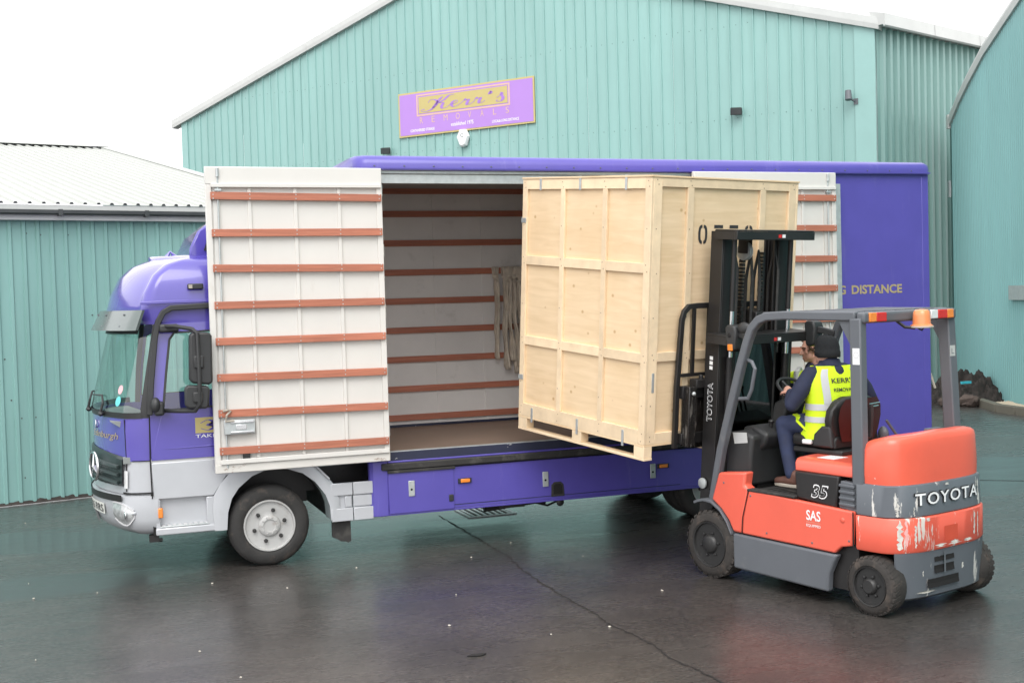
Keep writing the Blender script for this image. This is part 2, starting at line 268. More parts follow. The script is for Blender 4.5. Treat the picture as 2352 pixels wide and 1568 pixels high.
# ------------------------------------------------------------------ mesh helpers
class B:
    def __init__(s): s.v = []; s.f = []
    def add(s, vs, fs):
        o = len(s.v); s.v += [tuple(p) for p in vs]; s.f += [tuple(i + o for i in f) for f in fs]; return s
    def box(s, x0, x1, y0, y1, z0, z1):
        return s.add([(x0, y0, z0), (x1, y0, z0), (x1, y1, z0), (x0, y1, z0), (x0, y0, z1), (x1, y0, z1), (x1, y1, z1), (x0, y1, z1)],
                     [(0, 3, 2, 1), (4, 5, 6, 7), (0, 1, 5, 4), (1, 2, 6, 5), (2, 3, 7, 6), (3, 0, 4, 7)])
    def prism(s, poly, a0, a1, axis='y'):
        n = len(poly)
        def P(q, a):
            return {'y': (q[0], a, q[1]), 'x': (a, q[0], q[1]), 'z': (q[0], q[1], a)}[axis]
        return s.add([P(q, a0) for q in poly] + [P(q, a1) for q in poly],
                     [tuple(range(n)), tuple(range(2 * n - 1, n - 1, -1))] + [(i, (i + 1) % n, n + (i + 1) % n, n + i) for i in range(n)])
    def loft(s, rings, closed=True, caps=True):
        n = len(rings[0]); o = [p for r in rings for p in r]; fs = []
        for i in range(len(rings) - 1):
            for j in range(n if closed else n - 1):
                k = (j + 1) % n
                fs.append((i * n + j, i * n + k, (i + 1) * n + k, (i + 1) * n + j))
        if caps and closed:
            fs.append(tuple(range(n - 1, -1, -1))); fs.append(tuple(range((len(rings) - 1) * n, len(rings) * n)))
        return s.add(o, fs)
    def tube(s, pts, r, n=8, caps=True, ell=None):
        pts = [Vector(p) for p in pts]; rs = r if isinstance(r, (list, tuple)) else [r] * len(pts)
        rings = []; prev = None
        for i, p in enumerate(pts):
            t = (pts[min(i + 1, len(pts) - 1)] - pts[max(i - 1, 0)]).normalized()
            if prev is None:
                a = Vector((0, 0, 1)) if abs(t.z) < .9 else Vector((1, 0, 0))
                u = t.cross(a).normalized()
            else:
                u = (prev - t * prev.dot(t)).normalized()
            prev = u; v = t.cross(u)
            rings.append([p + (u * math.cos(2 * math.pi * k / n) + v * math.sin(2 * math.pi * k / n) * (ell or 1)) * rs[i] for k in range(n)])
        return s.loft(rings, True, caps)
    def bar(s, p0, p1, w, h, up=(0, 0, 1)):
        return s.sweep([p0, p1], w, h, up)
    def sweep(s, pts, w, h, up=(0, 0, 1)):
        pts = [Vector(p) for p in pts]; up = Vector(up); rings = []
        for i, p in enumerate(pts):
            if i == 0: t = pts[1] - p
            elif i == len(pts) - 1: t = p - pts[-2]
            else: t = (pts[i + 1] - p).normalized() + (p - pts[i - 1]).normalized()
            t.normalize(); side = t.cross(up).normalized(); n = side.cross(t)
            rings.append([p + side * w / 2 + n * h / 2, p - side * w / 2 + n * h / 2, p - side * w / 2 - n * h / 2, p + side * w / 2 - n * h / 2])
        return s.loft(rings)
    def lathe(s, prof, o=(0, 0, 0), axis='y', n=24, caps=True):
        rings = []
        for r, h in prof:
            ring = []
            for k in range(n):
                a = 2 * math.pi * k / n; c, d = r * math.cos(a), r * math.sin(a)
                q = {'y': (c, h, d), 'x': (h, c, d), 'z': (c, d, h)}[axis]
                ring.append((o[0] + q[0], o[1] + q[1], o[2] + q[2]))
            rings.append(ring)
        return s.loft(rings, True, caps)
    def ell(s, c, r, nu=14, nv=10, rot=None):
        rings = []
        for i in range(nv + 1):
            th = math.pi * min(max(i / nv, .02), .98)
            ring = []
            for k in range(nu):
                a = 2 * math.pi * k / nu
                q = Vector((r[0] * math.sin(th) * math.cos(a), r[1] * math.sin(th) * math.sin(a), r[2] * math.cos(th)))
                if rot is not None: q = rot @ q
                ring.append(Vector(c) + q)
            rings.append(ring)
        return s.loft(rings)
    def grid(s, P):
        n = len(P[0]); fs = []
        for i in range(len(P) - 1):
            for j in range(n - 1): fs.append((i * n + j, i * n + j + 1, (i + 1) * n + j + 1, (i + 1) * n + j))
        return s.add([q for r in P for q in r], fs)

def new_obj(name, me, mt, parent=None):
    o = bpy.data.objects.new(name, me); COL.objects.link(o)
    if mt is not None and len(me.materials) == 0: me.materials.append(mt)
    if parent is not None: o.parent = parent
    return o
def mk(name, b, mt, parent=None, bevel=0.0, smooth=35, seg=2, fix=True, solid=0.0):
    me = bpy.data.meshes.new(name); me.from_pydata(b.v, [], b.f); me.validate()
    if fix:
        bm = bmesh.new(); bm.from_mesh(me); bmesh.ops.recalc_face_normals(bm, faces=bm.faces); bm.to_mesh(me); bm.free()
    if smooth:
        for p in me.polygons: p.use_smooth = True
        me.set_sharp_from_angle(angle=R(smooth))
    o = new_obj(name, me, mt, parent)
    if solid:
        sm = o.modifiers.new('solid', 'SOLIDIFY'); sm.thickness = solid; sm.offset = 0
    if bevel:
        bv = o.modifiers.new('bevel', 'BEVEL'); bv.width = bevel; bv.segments = seg; bv.limit_method = 'ANGLE'; bv.angle_limit = R(40); bv.harden_normals = False
    return o
def tag(o, label, cat, group=None):
    o['label'] = label; o['category'] = cat
    if group: o['group'] = group
    return o
def thing(name, label, cat, loc=(0, 0, 0), rz=0.0, group=None, mtx=None):
    o = bpy.data.objects.new(name, None); COL.objects.link(o); o.empty_display_size = 0.3
    if mtx is not None: o.matrix_world = mtx
    else: o.location = loc; o.rotation_euler = (0, 0, rz)
    return tag(o, label, cat, group)
def struct(o, kind='structure'):
    o['kind'] = kind; return o
def text_geo(s, offset=0.0, shear=0.0, space=1.0):
    cu = bpy.data.curves.new('txt', 'FONT'); cu.body = s; cu.offset = offset; cu.shear = shear; cu.space_character = space; cu.resolution_u = 3
    ob = bpy.data.objects.new('txt', cu); COL.objects.link(ob)
    dg = bpy.context.evaluated_depsgraph_get(); me = bpy.data.meshes.new_from_object(ob.evaluated_get(dg))
    vs = [Vector(v.co) for v in me.vertices]; fs = [tuple(p.vertices) for p in me.polygons]
    bpy.data.objects.remove(ob); bpy.data.curves.remove(cu); bpy.data.meshes.remove(me)
    x0 = min(v.x for v in vs); x1 = max(v.x for v in vs); y0 = min(v.y for v in vs); y1 = max(v.y for v in vs)
    return [((v.x - x0) / (x1 - x0), (v.y - y0) / (y1 - y0)) for v in vs], fs
def text(name, s, w, h, o, ux, uy, mt, parent=None, fn=None, **kw):
    uv, fs = text_geo(s, **kw); o = Vector(o); ux = Vector(ux); uy = Vector(uy); b = B()
    b.add([fn(u * w, v * h) if fn else o + ux * (u * w) + uy * (v * h) for u, v in uv], fs)
    return mk(name, b, mt, parent, smooth=0, fix=False)
def strokes(b, paths, fn, wmin=.012, wmax=.05, ang=0.9):
    """calligraphic pen strokes: thick going down, thin going up; paths are lists of control points in unit space"""
    for pts in paths:
        P = []
        for i in range(len(pts) - 1):                       # catmull-rom
            p0 = Vector(pts[max(i - 1, 0)]); p1 = Vector(pts[i]); p2 = Vector(pts[i + 1]); p3 = Vector(pts[min(i + 2, len(pts) - 1)])
            for k in range(6):
                t = k / 6
                P.append(0.5 * ((2 * p1) + (p2 - p0) * t + (2 * p0 - 5 * p1 + 4 * p2 - p3) * t * t + (3 * p1 - p0 - 3 * p2 + p3) * t ** 3))
        P.append(Vector(pts[-1])); rows = []
        for i, q in enumerate(P):
            d = (P[min(i + 1, len(P) - 1)] - P[max(i - 1, 0)]).normalized()
            th = wmin + (wmax - wmin) * max(0, -d.y) ** 1.5 * min(1, min(i, len(P) - 1 - i) / 3)
            nrm = Vector((-d.y, d.x)) * th / 2
            rows.append([fn(*(q - nrm)), fn(*(q + nrm))])
        b.grid(rows)
    return b

# ================================================================== SETTING
g = B()
g.add([(-150, -60, 0), (160, -60, 0), (160, 160, 0), (-150, 160, 0)], [(0, 1, 2, 3)])
ground = struct(mk('ground', g, asphalt_mat(), smooth=0))
crack_pts = [(2.28, 1.9), (2.27, 0.99), (2.25, 0.15), (2.24, -0.61), (2.15, -1.32), (2.12, -2.06), (2.11, -2.59), (2.13, -3.03), (2.09, -3.35), (2.14, -3.73), (2.15, -4.05), (2.11, -4.36), (2.16, -4.85), (2.18, -6.2)]
rnd = random.Random(3); rows = []
for i in range(len(crack_pts) - 1):
    a, c = Vector(crack_pts[i]), Vector(crack_pts[i + 1])
    for k in range(8):
        q = a.lerp(c, k / 8); wd = 0.003 + 0.008 * rnd.random(); j = rnd.uniform(-.010, .010)
        rows.append([(q.x - wd + j, q.y, .004), (q.x + wd + j, q.y, .004)])
mk('crack', B().grid(rows), mat('crack_shade', (0.016, 0.014, 0.013), .7), ground, smooth=0)
rnd = random.Random(5); rows = []
for k in range(60):                                     # older joint in the tarmac beyond the forklift
    q = Vector((9.2, 1.0)).lerp(Vector((16, -4)), k / 59); rows.append([(q.x, q.y - .02 + rnd.uniform(-.008, .008), .004), (q.x, q.y + .02, .004)])
mk('tarmac_joint', B().grid(rows), M_CRACK, ground, smooth=0)

def clad(name, o, d, out, s0, s1, z0, ztop, pitch, depth, mt, parent, per=4, prof=None):
    """trapezoid-profiled sheets, each its own object"""
    o = Vector(o); d = Vector(d).normalized(); out = Vector(out).normalized()
    prof = prof or [(0, 0), (.70, 0), (.77, 1), (.93, 1)]
    s = s0; k = 0
    while s < s1 - 1e-4:
        pts = []
        for i in range(per):
            for a, h in prof:
                q = s + (i + a) * pitch
                if q <= s1: pts.append((q, h * depth))
        e = min(s + per * pitch, s1); pts.append((e, 0.002))
        lift = .003 * (k % 2)
        rows = [[o + d * a + out * (h + lift) + Vector((0, 0, z0)) for a, h in pts], [o + d * a + out * (h + lift) + Vector((0, 0, ztop(a))) for a, h in pts]]
        mk(name, B().grid(rows), mt, parent, smooth=0, fix=False)
        s += per * pitch; k += 1

# ---- low storage shed on the left
SA = Vector((-2.728, 5.455, 0)); SE = Vector((.972, .236, 0)).normalized(); SM = Vector((-SE.y, SE.x, 0)); SO = -SM
shed = thing('storage_shed', 'low teal metal-clad shed with white ribbed roof on the left', 'shed', SA)
def loc_shed(s, out, z): return SE * s + SO * out + Vector((0, 0, z))
clad('cladding_sheet', (0, 0, 0), SE, SO, -6, 4.45, 0.02, lambda a: 3.84, 0.18, .028, M_TEALS, shed, per=5, prof=[(0, 0), (.62, 0), (.70, 1), (.90, 1)])
def strip(b, s0, s1, o0, o1, z0, z1):
    return b.add([loc_shed(s, o, z) for z in (z0, z1) for s, o in ((s0, o0), (s1, o0), (s1, o1), (s0, o1))],
                 [(0, 3, 2, 1), (4, 5, 6, 7), (0, 1, 5, 4), (1, 2, 6, 5), (2, 3, 7, 6), (3, 0, 4, 7)])
mk('soffit_trim', strip(B(), -6, 4.6, .035, .13, 3.79, 3.865), M_GREYTRIM, shed, bevel=.006)
fas = mk('fascia', strip(B(), -6, 4.6, .0, .135, 3.87, 3.995), M_TRIM, shed, bevel=.006)
gp = [(.14, 3.925), (.14, 3.88), (.16, 3.862), (.20, 3.862), (.22, 3.88), (.22, 3.925), (.212, 3.925), (.212, 3.885), (.195, 3.87), (.165, 3.87), (.148, 3.885), (.148, 3.925)]
gut = mk('gutter', B().loft([[loc_shed(s, o, z) for o, z in gp] for s in (-6, 4.6)]), M_GUTTER, shed)
for s in (-1.5, -.32, .86, 2.02, 3.2):
    mk('gutter_bracket', strip(strip(B(), s, s + .05, .10, .23, 3.845, 3.861), s - .005, s + .055, .221, .232, 3.855, 3.932), M_GUTTER, gut)
TH = R(11.22); SU = SM * math.cos(TH) + Vector((0, 0, math.sin(TH)))
SN = Vector((0, 0, math.cos(TH))) - SM * math.sin(TH)
def roof_pt(s, t, h): return SE * s + SO * .145 + Vector((0, 0, 4.005)) + SU * t + SN * h
prof = [(0, 0), (.66, 0), (.74, 1), (.92, 1)]; s = -9.0
while s < 4.6:
    pts = [(s + (i + a) * .18, h * .03) for i in range(5) for a, h in prof if s + (i + a) * .18 <= 4.63] + [(min(s + .9, 4.63), .003)]
    mk('roof_sheet', B().grid([[roof_pt(a, t, h) for a, h in pts] for t in (0, 11.2)]), M_ROOFW, shed, smooth=0, fix=False); s += .9
ef = B(); q = -9.0
while q < 4.4:
    ef.add([roof_pt(q + .18 * a, -.004, h) for a, h in ((.66, .001), (.74, .028), (.92, .028), (.995, .001))], [(0, 1, 2, 3)]); q += .18
struct(mk('eaves_filler', ef, M_GUTTER, shed, smooth=0), 'stuff')
mk('ridge_filler', B().grid([[roof_pt(-9, 11.0, -.002), roof_pt(4.62, 11.0, -.002)], [roof_pt(-9, 11.0, .06), roof_pt(4.62, 11.0, .06)]]), M_GUTTER, shed, smooth=0)
mk('ridge_cap', B().loft([[roof_pt(s, t, h) for t, h in ((10.9, .06), (11.2, .16), (11.5, .06), (11.2, .05))] for s in (-9, 4.2)]), M_ROOFW, shed)
mk('verge_trim', B().loft([[roof_pt(s, t, h) for s, h in ((4.45, .045), (4.66, .055), (4.67, -.12), (4.64, -.12))] for t in (0, 11.4)]), M_ROOFW, shed)
back = [roof_pt(s, t, -.02) for s, t in ((-9, 11.2), (4.6, 11.2))]
mk('end_wall', B().add([loc_shed(4.5, 0, 0), loc_shed(4.5, -11, 0), roof_pt(4.5, 11.2, -.03), roof_pt(4.5, .2, -.03)], [(0, 1, 2, 3)]), M_TEAL, shed, smooth=0)
for s, z in [(-.06, 3.62), (.48, 3.62), (.66, 3.6), (1.02, 3.6), (-.02, 3.05), (.06, 2.5), (.45, 2.5), (.62, 2.5), (-.45, 2.46), (.98, 2.5), (.14, 1.95), (.2, 1.4), (.5, 1.15), (.32, 1.15), (-.3, 1.1), (.95, 1.15), (.27, .85), (.33, .35), (-.8, 2.5), (-.9, 1.1), (1.3, 2.5)]:
    mk('screw', B().lathe([(.012, 0), (.012, .012), (.004, .016)], loc_shed(s, .004, z), 'y', 6), M_GUTTER, shed, smooth=0)
mk('base_moss', B().grid([[loc_shed(-6 + k * .07, .05 + .02 * random.random(), .004) for k in range(150)], [loc_shed(-6 + k * .07, .01, .03 + .035 * random.random()) for k in range(150)]]), M_SOIL, shed, smooth=0)

# ---- large warehouse behind the lorry
KW = 1.75
def kw(x, y, z): return CAM_POS + (Vector((x, y, z)) - CAM_POS) * KW
WC = kw(8.541, 1.763, 0); WC.z = 0                      # right-hand corner on the ground
WD = Vector((.620, -.7845, 0)).normalized(); WN = Vector((.7845, .620, 0)); WO = -WN
EAVE, APEX, WW = 8.67, 12.15, 13.10 * KW
ware = thing('warehouse', 'large teal metal-clad warehouse with pale roof edge behind the purple lorry', 'warehouse', WC)
def gz(a):                                              # a runs 0 .. -WW from the right corner to the left
    return EAVE + (APEX - EAVE) * (1 - abs(a + WW / 2) / (WW / 2))
clad('cladding_sheet', (0, 0, 0), WD, WO, -WW + .25, -.45, 0.02, gz, .313, .035, M_TEAL, ware, per=4, prof=[(0, 0), (.84, 0), (.88, 1), (.96, 1)])
def wp(a, o, z): return WD * a + WO * o + Vector((0, 0, z))
for a0, a1 in ((-WW, -WW + .27), (-.47, .0)):
    mk('corner_flashing', B().add([wp(a0, .04, 0), wp(a1, .04, 0), wp(a1, .04, gz(a1)), wp(a0, .04, gz(a0)), wp(a0, -.2, 0), wp(a1, -.2, 0), wp(a1, -.2, gz(a1)), wp(a0, -.2, gz(a0))],
       [(0, 1, 2, 3), (4, 7, 6, 5), (0, 3, 7, 4), (1, 5, 6, 2), (3, 2, 6, 7)]), mat('teal_flashing', (0.275, 0.465, 0.44), 0.38, var=0.04), ware, smooth=0)
for a0, a1 in ((-WW - .35, -WW / 2), (-WW / 2, .12)):
    z0 = EAVE - .10 if a0 < -WW - .1 else APEX; z1 = APEX if a1 < -1 else EAVE - .04
    n = 5
    for k in range(n):                                  # verge flashing in lapped lengths
        b0 = a0 + (a1 - a0) * k / n; b1 = a0 + (a1 - a0) * (k + 1) / n + (.04 if k < n - 1 else 0)
        y0 = z0 + (z1 - z0) * (b0 - a0) / (a1 - a0); y1 = z0 + (z1 - z0) * (b1 - a0) / (a1 - a0)
        of = .13 + .003 * (k % 2)
        mk('verge_flashing', B().loft([[wp(b, of, y - .05), wp(b, of + .012, y + .06), wp(b, of, y + .22), wp(b, -.15, y + .26), wp(b, -.15, y - .05)] for b, y in ((b0, y0), (b1, y1))]), M_TRIM, ware, smooth=0)
fx = B()
for zz in [2.3 + 2.3 * k for k in range(5)]:
    for k in range(int(WW / .313)):
        a = -WW + .25 + (k + .92) * .313
        if zz < gz(a) - .3 and a < -.5: fx.ell(wp(a - .14, .004, zz + .02 * math.sin(k * 7)), (.010, .010, .010), 6, 4)
struct(mk('fixings', fx, M_GUTTER, ware, smooth=0), 'stuff')
SD = Vector((.934, .358, 0)).normalized(); SOUT = Vector((SD.y, -SD.x, 0))
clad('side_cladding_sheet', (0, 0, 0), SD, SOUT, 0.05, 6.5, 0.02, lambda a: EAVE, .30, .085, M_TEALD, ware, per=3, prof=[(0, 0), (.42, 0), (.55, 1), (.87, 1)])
for k in range(3):
    q0, q1 = -.1 + k * 2.2, 2.13 + k * 2.2
    mk('eaves_flashing', B().loft([[SD * q + SOUT * o + Vector((0, 0, z)) for o, z in ((-.1, EAVE + .36), (.32, EAVE + .26), (.34, EAVE - .02), (.30, EAVE - .05), (.28, EAVE + .0), (.02, EAVE + .0))] for q in (q0, q1)]), M_TRIM, ware, smooth=0)
rb = B()
A0, A1, A2 = wp(-WW - .3, .05, EAVE - .05), wp(-WW / 2, .05, APEX + .1), wp(.1, .05, EAVE - .02)
dep = WN * 14
rb.add([A0, A1, A1 + dep, A0 + dep], [(0, 1, 2, 3)]); mk('roof', rb, M_ROOFW, ware, smooth=0)
mk('roof', B().add([A1, A2, A2 + SD * 7, A1 + dep], [(0, 1, 2, 3)]), M_ROOFW, ware, smooth=0)

# ---- sign, alarm box and floodlights on the warehouse gable
def on_gable(x, y, z, out): return kw(x, y, z) + WO * out
sg = kw(3.612, 7.997, 6.035) + WO * .06; SW, SH = 2.654 * KW, .732 * KW
smx = Matrix((WD, WO * 1.0, Vector((0, 0, 1)))).transposed().to_4x4(); smx.translation = sg + Vector((0, 0, -SH))
sign = thing('company_sign', 'lilac and gold company name board on the warehouse gable', 'sign', mtx=smx)   # local: x right, y out, z up
mk('backing_board', B().box(0, SW, -.02, .0, 0, SH), M_SIGNG, sign, bevel=.004)
mk('face_panel', B().box(.05, SW - .05, .0, .006, .05, SH - .05), M_SIGNP, sign)
def fr(b, x0, x1, z0, z1, t, y0, y1):
    b.box(x0, x1, y0, y1, z0, z0 + t); b.box(x0, x1, y0, y1, z1 - t, z1); b.box(x0, x0 + t, y0, y1, z0 + t, z1 - t); b.box(x1 - t, x1, y0, y1, z0 + t, z1 - t); return b
px0, px1, pz0, pz1 = SW * .142, SW * .83, SH * .44, SH * .925
mk('name_panel_border', fr(B(), px0, px1, pz0, pz1, .045, .006, .010), M_SIGNPK, sign, smooth=0)
mk('name_panel', B().box(px0 + .075, px1 - .075, .006, .012, pz0 + .075, pz1 - .075), M_SIGNG, sign, smooth=0)
KERR = [  # script capital K and e r r ' s, unit box 0..10 wide, 0..2.4 high
    [(1.0, 1.35), (1.25, 1.75), (1.75, 1.75), (2.1, 1.35), (1.9, .85), (1.3, .2), (.6, -.05), (.15, .15), (.3, .38), (.55, .3)],
    [(2.75, 2.1), (2.35, 1.7), (1.85, .9), (1.45, .3)],
    [(4.1, 2.2), (3.5, 2.15), (2.9, 1.55), (2.3, 1.15), (2.75, 1.05), (2.55, .45), (2.75, .15), (3.2, .3), (3.5, .6)],
    [(3.5, .6), (4.1, .75), (4.45, 1.0), (4.25, 1.2), (3.85, .95), (3.75, .45), (4.05, .2), (4.6, .45), (5.05, .85)],
    [(5.05, .85), (5.3, 1.2), (5.4, 1.0), (5.7, 1.05), (5.6, .7), (5.5, .3), (5.8, .25), (6.3, .6)],
    [(6.3, .6), (6.6, 1.2), (6.75, 1.0), (7.1, 1.08), (6.95, .7), (6.9, .3), (7.25, .3), (7.6, .6)],
    [(8.3, 1.95), (8.2, 1.75), (7.95, 1.45)], [(8.15, 1.9), (8.3, 1.7), (8.1, 1.5)],
    [(8.9, .75), (9.45, 1.25), (9.5, 1.5), (9.45, 1.1), (9.6, .6), (9.35, .15), (8.9, .15), (8.85, .35), (9.05, .32)]]
kx0, kx1 = px0 + .13, px1 - .10; kz0, kz1 = pz0 + .12, pz1 - .10
kb = strokes(B(), KERR, lambda x, y: (kx0 + (kx1 - kx0) * x / 10, .0165, kz0 + (kz1 - kz0) * y / 2.3), .07, .36)
mk('name_lettering', kb, mat('sign_violet', (0.36, 0.19, 0.58), .45, var=.02), sign, smooth=0)
X, Z = Vector((1, 0, 0)), Vector((0, 0, 1))
for i, ch in enumerate('REMOVALS'):
    hh = SH * .135
    text('letter', ch, hh * (.62 if ch not in 'MO' else .8), hh, (SW * (.165 + i * .0905), .009, SH * .275), X, Z, M_SIGNPK, sign)
text('small_lettering', 'established 1975', SW * .165, SH * .085, (SW * .40, .009, SH * .135), X, Z, M_WHITEP, sign, offset=.01)
text('small_lettering', 'CONTAINERISED STORAGE', SW * .185, SH * .06, (SW * .09, .009, SH * .10), X, Z, M_WHITEP, sign, offset=.02)
text('small_lettering', 'LOCAL& LONG DISTANCE', SW * .19, SH * .06, (SW * .70, .009, SH * .10), X, Z, M_WHITEP, sign, offset=.02)

bmx = smx.copy(); bmx.translation = kw(4.418, 6.977, 5.186) + WO * .05
bell = thing('alarm_box', 'white hexagonal alarm box under the company sign', 'alarm box', mtx=bmx)
hexa = [(-.10, .24), (.10, .24), (.20, .04), (.10, -.22), (-.02, -.26), (-.10, -.22), (-.20, .04)]
hb = B(); hb.loft([[(x * k, y, z * k) for x, z in hexa] for k, y in ((1, -.02), (1, .07), (.8, .12))]); mk('cover', hb, M_WHITEP, bell, bevel=.008)
text('lettering', 'IQ', .12, .12, (-.06, .123, -.0), X, Z, M_GREY, bell)

def floodlight(P, label, rz):
    mx = smx @ Matrix.Rotation(R(rz), 4, 'Z') @ Matrix.Scale(.68, 4); mx.translation = P
    t = thing('floodlight', label, 'floodlight', mtx=mx, group='floodlights on the warehouse gable')
    mk('bracket', B().box(-.03, .03, -.02, .16, -.05, .0).box(-.05, .05, -.03, .0, -.10, .06), M_BLACK, t)
    h = B(); h.loft([[(-.19, .13, .13), (.19, .13, .13), (.19, .13, -.08), (-.19, .13, -.08)], [(-.21, .30, .08), (.21, .30, .08), (.21, .24, -.17), (-.21, .24, -.17)]])
    mk('housing', h, M_BLACK, t, bevel=.01)
    mk('lens', B().add([(-.18, .303, .06), (.18, .303, .06), (.18, .25, -.15), (-.18, .25, -.15)], [(0, 1, 2, 3)]), M_LENSG, t, smooth=0)
    return t
floodlight(kw(3.435, 8.221, 5.118) + WO * .04, 'black floodlight on the gable just above the lorry roof, left of the alarm box', -25)
floodlight(kw(7.311, 3.32, 5.136) + WO * .04, 'black floodlight high on the right half of the warehouse gable', -25)
cmx = smx.copy(); cmx.translation = kw(8.354, 2.001, 5.143) + WO * .04
cm = thing('sensor_lamp', 'small grey cylindrical wall lamp near the right corner of the warehouse gable', 'wall lamp', mtx=cmx)
mk('bracket', B().box(.02, .12, -.03, .02, -.16, -.02).bar((.06, 0, -.09), (-.03, .14, -.03), .04, .04), M_GREY, cm)
mk('housing', B().tube([(-.07, .16, .16), (-.05, .20, -.06)], [.07, .085], 14), M_GREY, cm)

# ---- building on the right
RP = Vector((16.909, 8.43, 0)); RF = Vector((.412, .911, 0)).normalized(); RO = Vector((-RF.y, RF.x, 0))
right = thing('side_building', 'teal finely ribbed building with curved pale roof edge at the right edge', 'building', RP)
VZ = [(-26.0, 10.6), (-8.0, 9.6), (-3.0, 8.85), (-1.22, 8.47), (-.63, 8.316), (.51, 8.018), (1.635, 7.714), (2.866, 7.244), (3.573, 6.933), (4.377, 6.50)]
def rz_(a): return float(np.interp(a, [q[0] for q in VZ], [q[1] for q in VZ]))
clad('cladding_sheet', (0, 0, 0), RF, RO, -26, 4.33, 0.02, rz_, .125, .022, M_TEALR, right, per=16, prof=[(0, 0), (.45, 0), (.6, 1), (.85, 1)])
def rp(a, o, z): return RF * a + RO * o + Vector((0, 0, z))
for i in range(len(VZ) - 1):
    (a0, z0), (a1, z1) = VZ[i], VZ[i + 1]
    mk('verge_flashing', B().loft([[rp(a, .07, z - .10), rp(a, .085, z + .06), rp(a, .07, z + .14), rp(a, -.3, z + .16), rp(a, -.3, z - .1)] for a, z in ((a0, z0), (a1 + .01, z1))]), M_TRIM, right, smooth=0)
    mk('roof', B().add([rp(a0, -.28, z0 + .05), rp(a1, -.28, z1 + .05), rp(a1, -12, z1 + .05), rp(a0, -12, z0 + .05)], [(0, 1, 2, 3)]), M_ROOFW, right, smooth=0)
mk('verge_end', B().add([rp(a, o, z) for a in (4.30, 4.46) for o, z in ((.09, 6.38), (.09, 6.72), (-.2, 6.72), (-.2, 6.38))], [(0, 1, 2, 3), (4, 7, 6, 5), (0, 4, 5, 1), (1, 5, 6, 2), (2, 6, 7, 3), (3, 7, 4, 0)]), M_TRIM, right, smooth=0)
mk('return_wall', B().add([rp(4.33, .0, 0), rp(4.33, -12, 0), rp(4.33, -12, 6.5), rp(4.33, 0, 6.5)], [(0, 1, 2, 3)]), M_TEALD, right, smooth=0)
mk('corner_flashing', B().loft([[rp(4.28, .025, z), rp(4.36, .025, z), rp(4.36, -.05, z), rp(4.28, -.05, z)] for z in (0, 6.5)]), mat('dark_teal_flashing', (0.05, 0.13, 0.125), .4), right, smooth=0)
vb = tag(mk('vent_panel', B().add([rp(a, o, z) for a in (-1.1, .02) for o, z in ((.03, 2.22), (.03, 2.52), (.09, 2.52), (.09, 2.22))], [(0, 1, 2, 3), (4, 7, 6, 5), (0, 4, 5, 1), (1, 5, 6, 2), (2, 6, 7, 3), (3, 7, 4, 0)]), M_STEEL, None), 'plain grey metal panel fixed to the right-hand building at the frame edge', 'panel')
vb.location = RP
vb2 = tag(mk('junction_box', B().add([rp(a, o, z) for a in (4.36, 4.5) for o, z in ((-.05, 4.72), (-.05, 5.12), (.06, 5.12), (.06, 4.72))], [(0, 1, 2, 3), (4, 7, 6, 5), (0, 4, 5, 1), (1, 5, 6, 2), (2, 6, 7, 3), (3, 7, 4, 0)]), M_STEEL, None), 'small grey box high on the corner of the right-hand building', 'junction box')
vb2.location = RP

# ---- soil heap, rocks, kerb, gravel in the corner
rnd = random.Random(11)
from mathutils import noise as NZ
def heap(name, cx, cy, rx, ry, h, label, n=80, seed=0, rot=0.0, peak=(0, 0)):
    rows = []
    for i in range(n + 1):
        row = []
        for j in range(n + 1):
            u, v = i / n * 2 - 1, j / n * 2 - 1
            r = math.hypot(u - peak[0] * (1 - abs(u)), v - peak[1] * (1 - abs(v)))
            nn = NZ.fractal(Vector((u * 3 + seed, v * 3, seed)), 1.0, 2.0, 5)
            n2 = NZ.fractal(Vector((u * 9 + seed, v * 9, seed)), .8, 2.0, 3)
            n3 = NZ.fractal(Vector((u * 22 + seed, v * 22, seed)), .7, 2.0, 3)
            z = min(1, max(0, 1 - r) * 1.5) ** .8 * h * .85 * (1 + .38 * nn) + ((.10 * n2 + .06 * n3) if r < .95 else 0)
            z = max(z, -.02) if r < 1 else -.03
            x, y = u * rx, v * ry
            row.append((x * math.cos(rot) - y * math.sin(rot), x * math.sin(rot) + y * math.cos(rot), z))
        rows.append(row)
    o = mk(name, B().grid(rows), M_SOIL, None, smooth=60); o.location = (cx, cy, 0)
    return tag(o, label, 'soil heap')
heap('soil_heap', 16.75, 9.85, 1.15, 0.9, .62, 'heap of dark soil against the right-hand building', seed=2, peak=(.12, .1))
heap('soil_heap', 15.75, 10.1, 1.3, .8, .42, 'lower heap of dark soil just behind the rear of the lorry', seed=8)
def rock(x, y, z, r, label, seed, mt=M_ROCK):
    b = B(); rr = random.Random(seed); b.ell((0, 0, 0), (r * .85, r * .6, r * .5), 18, 14)
    b.v = [tuple(Vector(v) * (1 + .35 * NZ.fractal(Vector(v) * 2.2 / r + Vector((seed, 0, 0)), .9, 2.0, 4))) for v in b.v]
    o = mk('rock', b, mt, None, smooth=25); o.location = (x, y, z * .7); o.rotation_euler = (.2 * seed, .3, seed)
    return tag(o, label, 'rock', 'rocks at the foot of the soil')
rock(15.55, 8.95, .14, .23, 'round brown rock at the foot of the soil, left one', 1); rock(15.95, 8.75, .13, .30, 'largest brown rock in front of the soil heap', 2)
rock(15.2, 9.1, .10, .17, 'small brown rock nearest the lorry corner', 4)
rock(16.22, 8.62, .10, .12, 'pale broken lump at the end of the kerb', 5, M_SOLE)
kb_ = [(16.25, 8.72), (15.67, 7.5), (15.60, 6.9), (15.5, 5.9), (14.9, 4.6), (13.6, 1.8), (11.5, -2.8)]
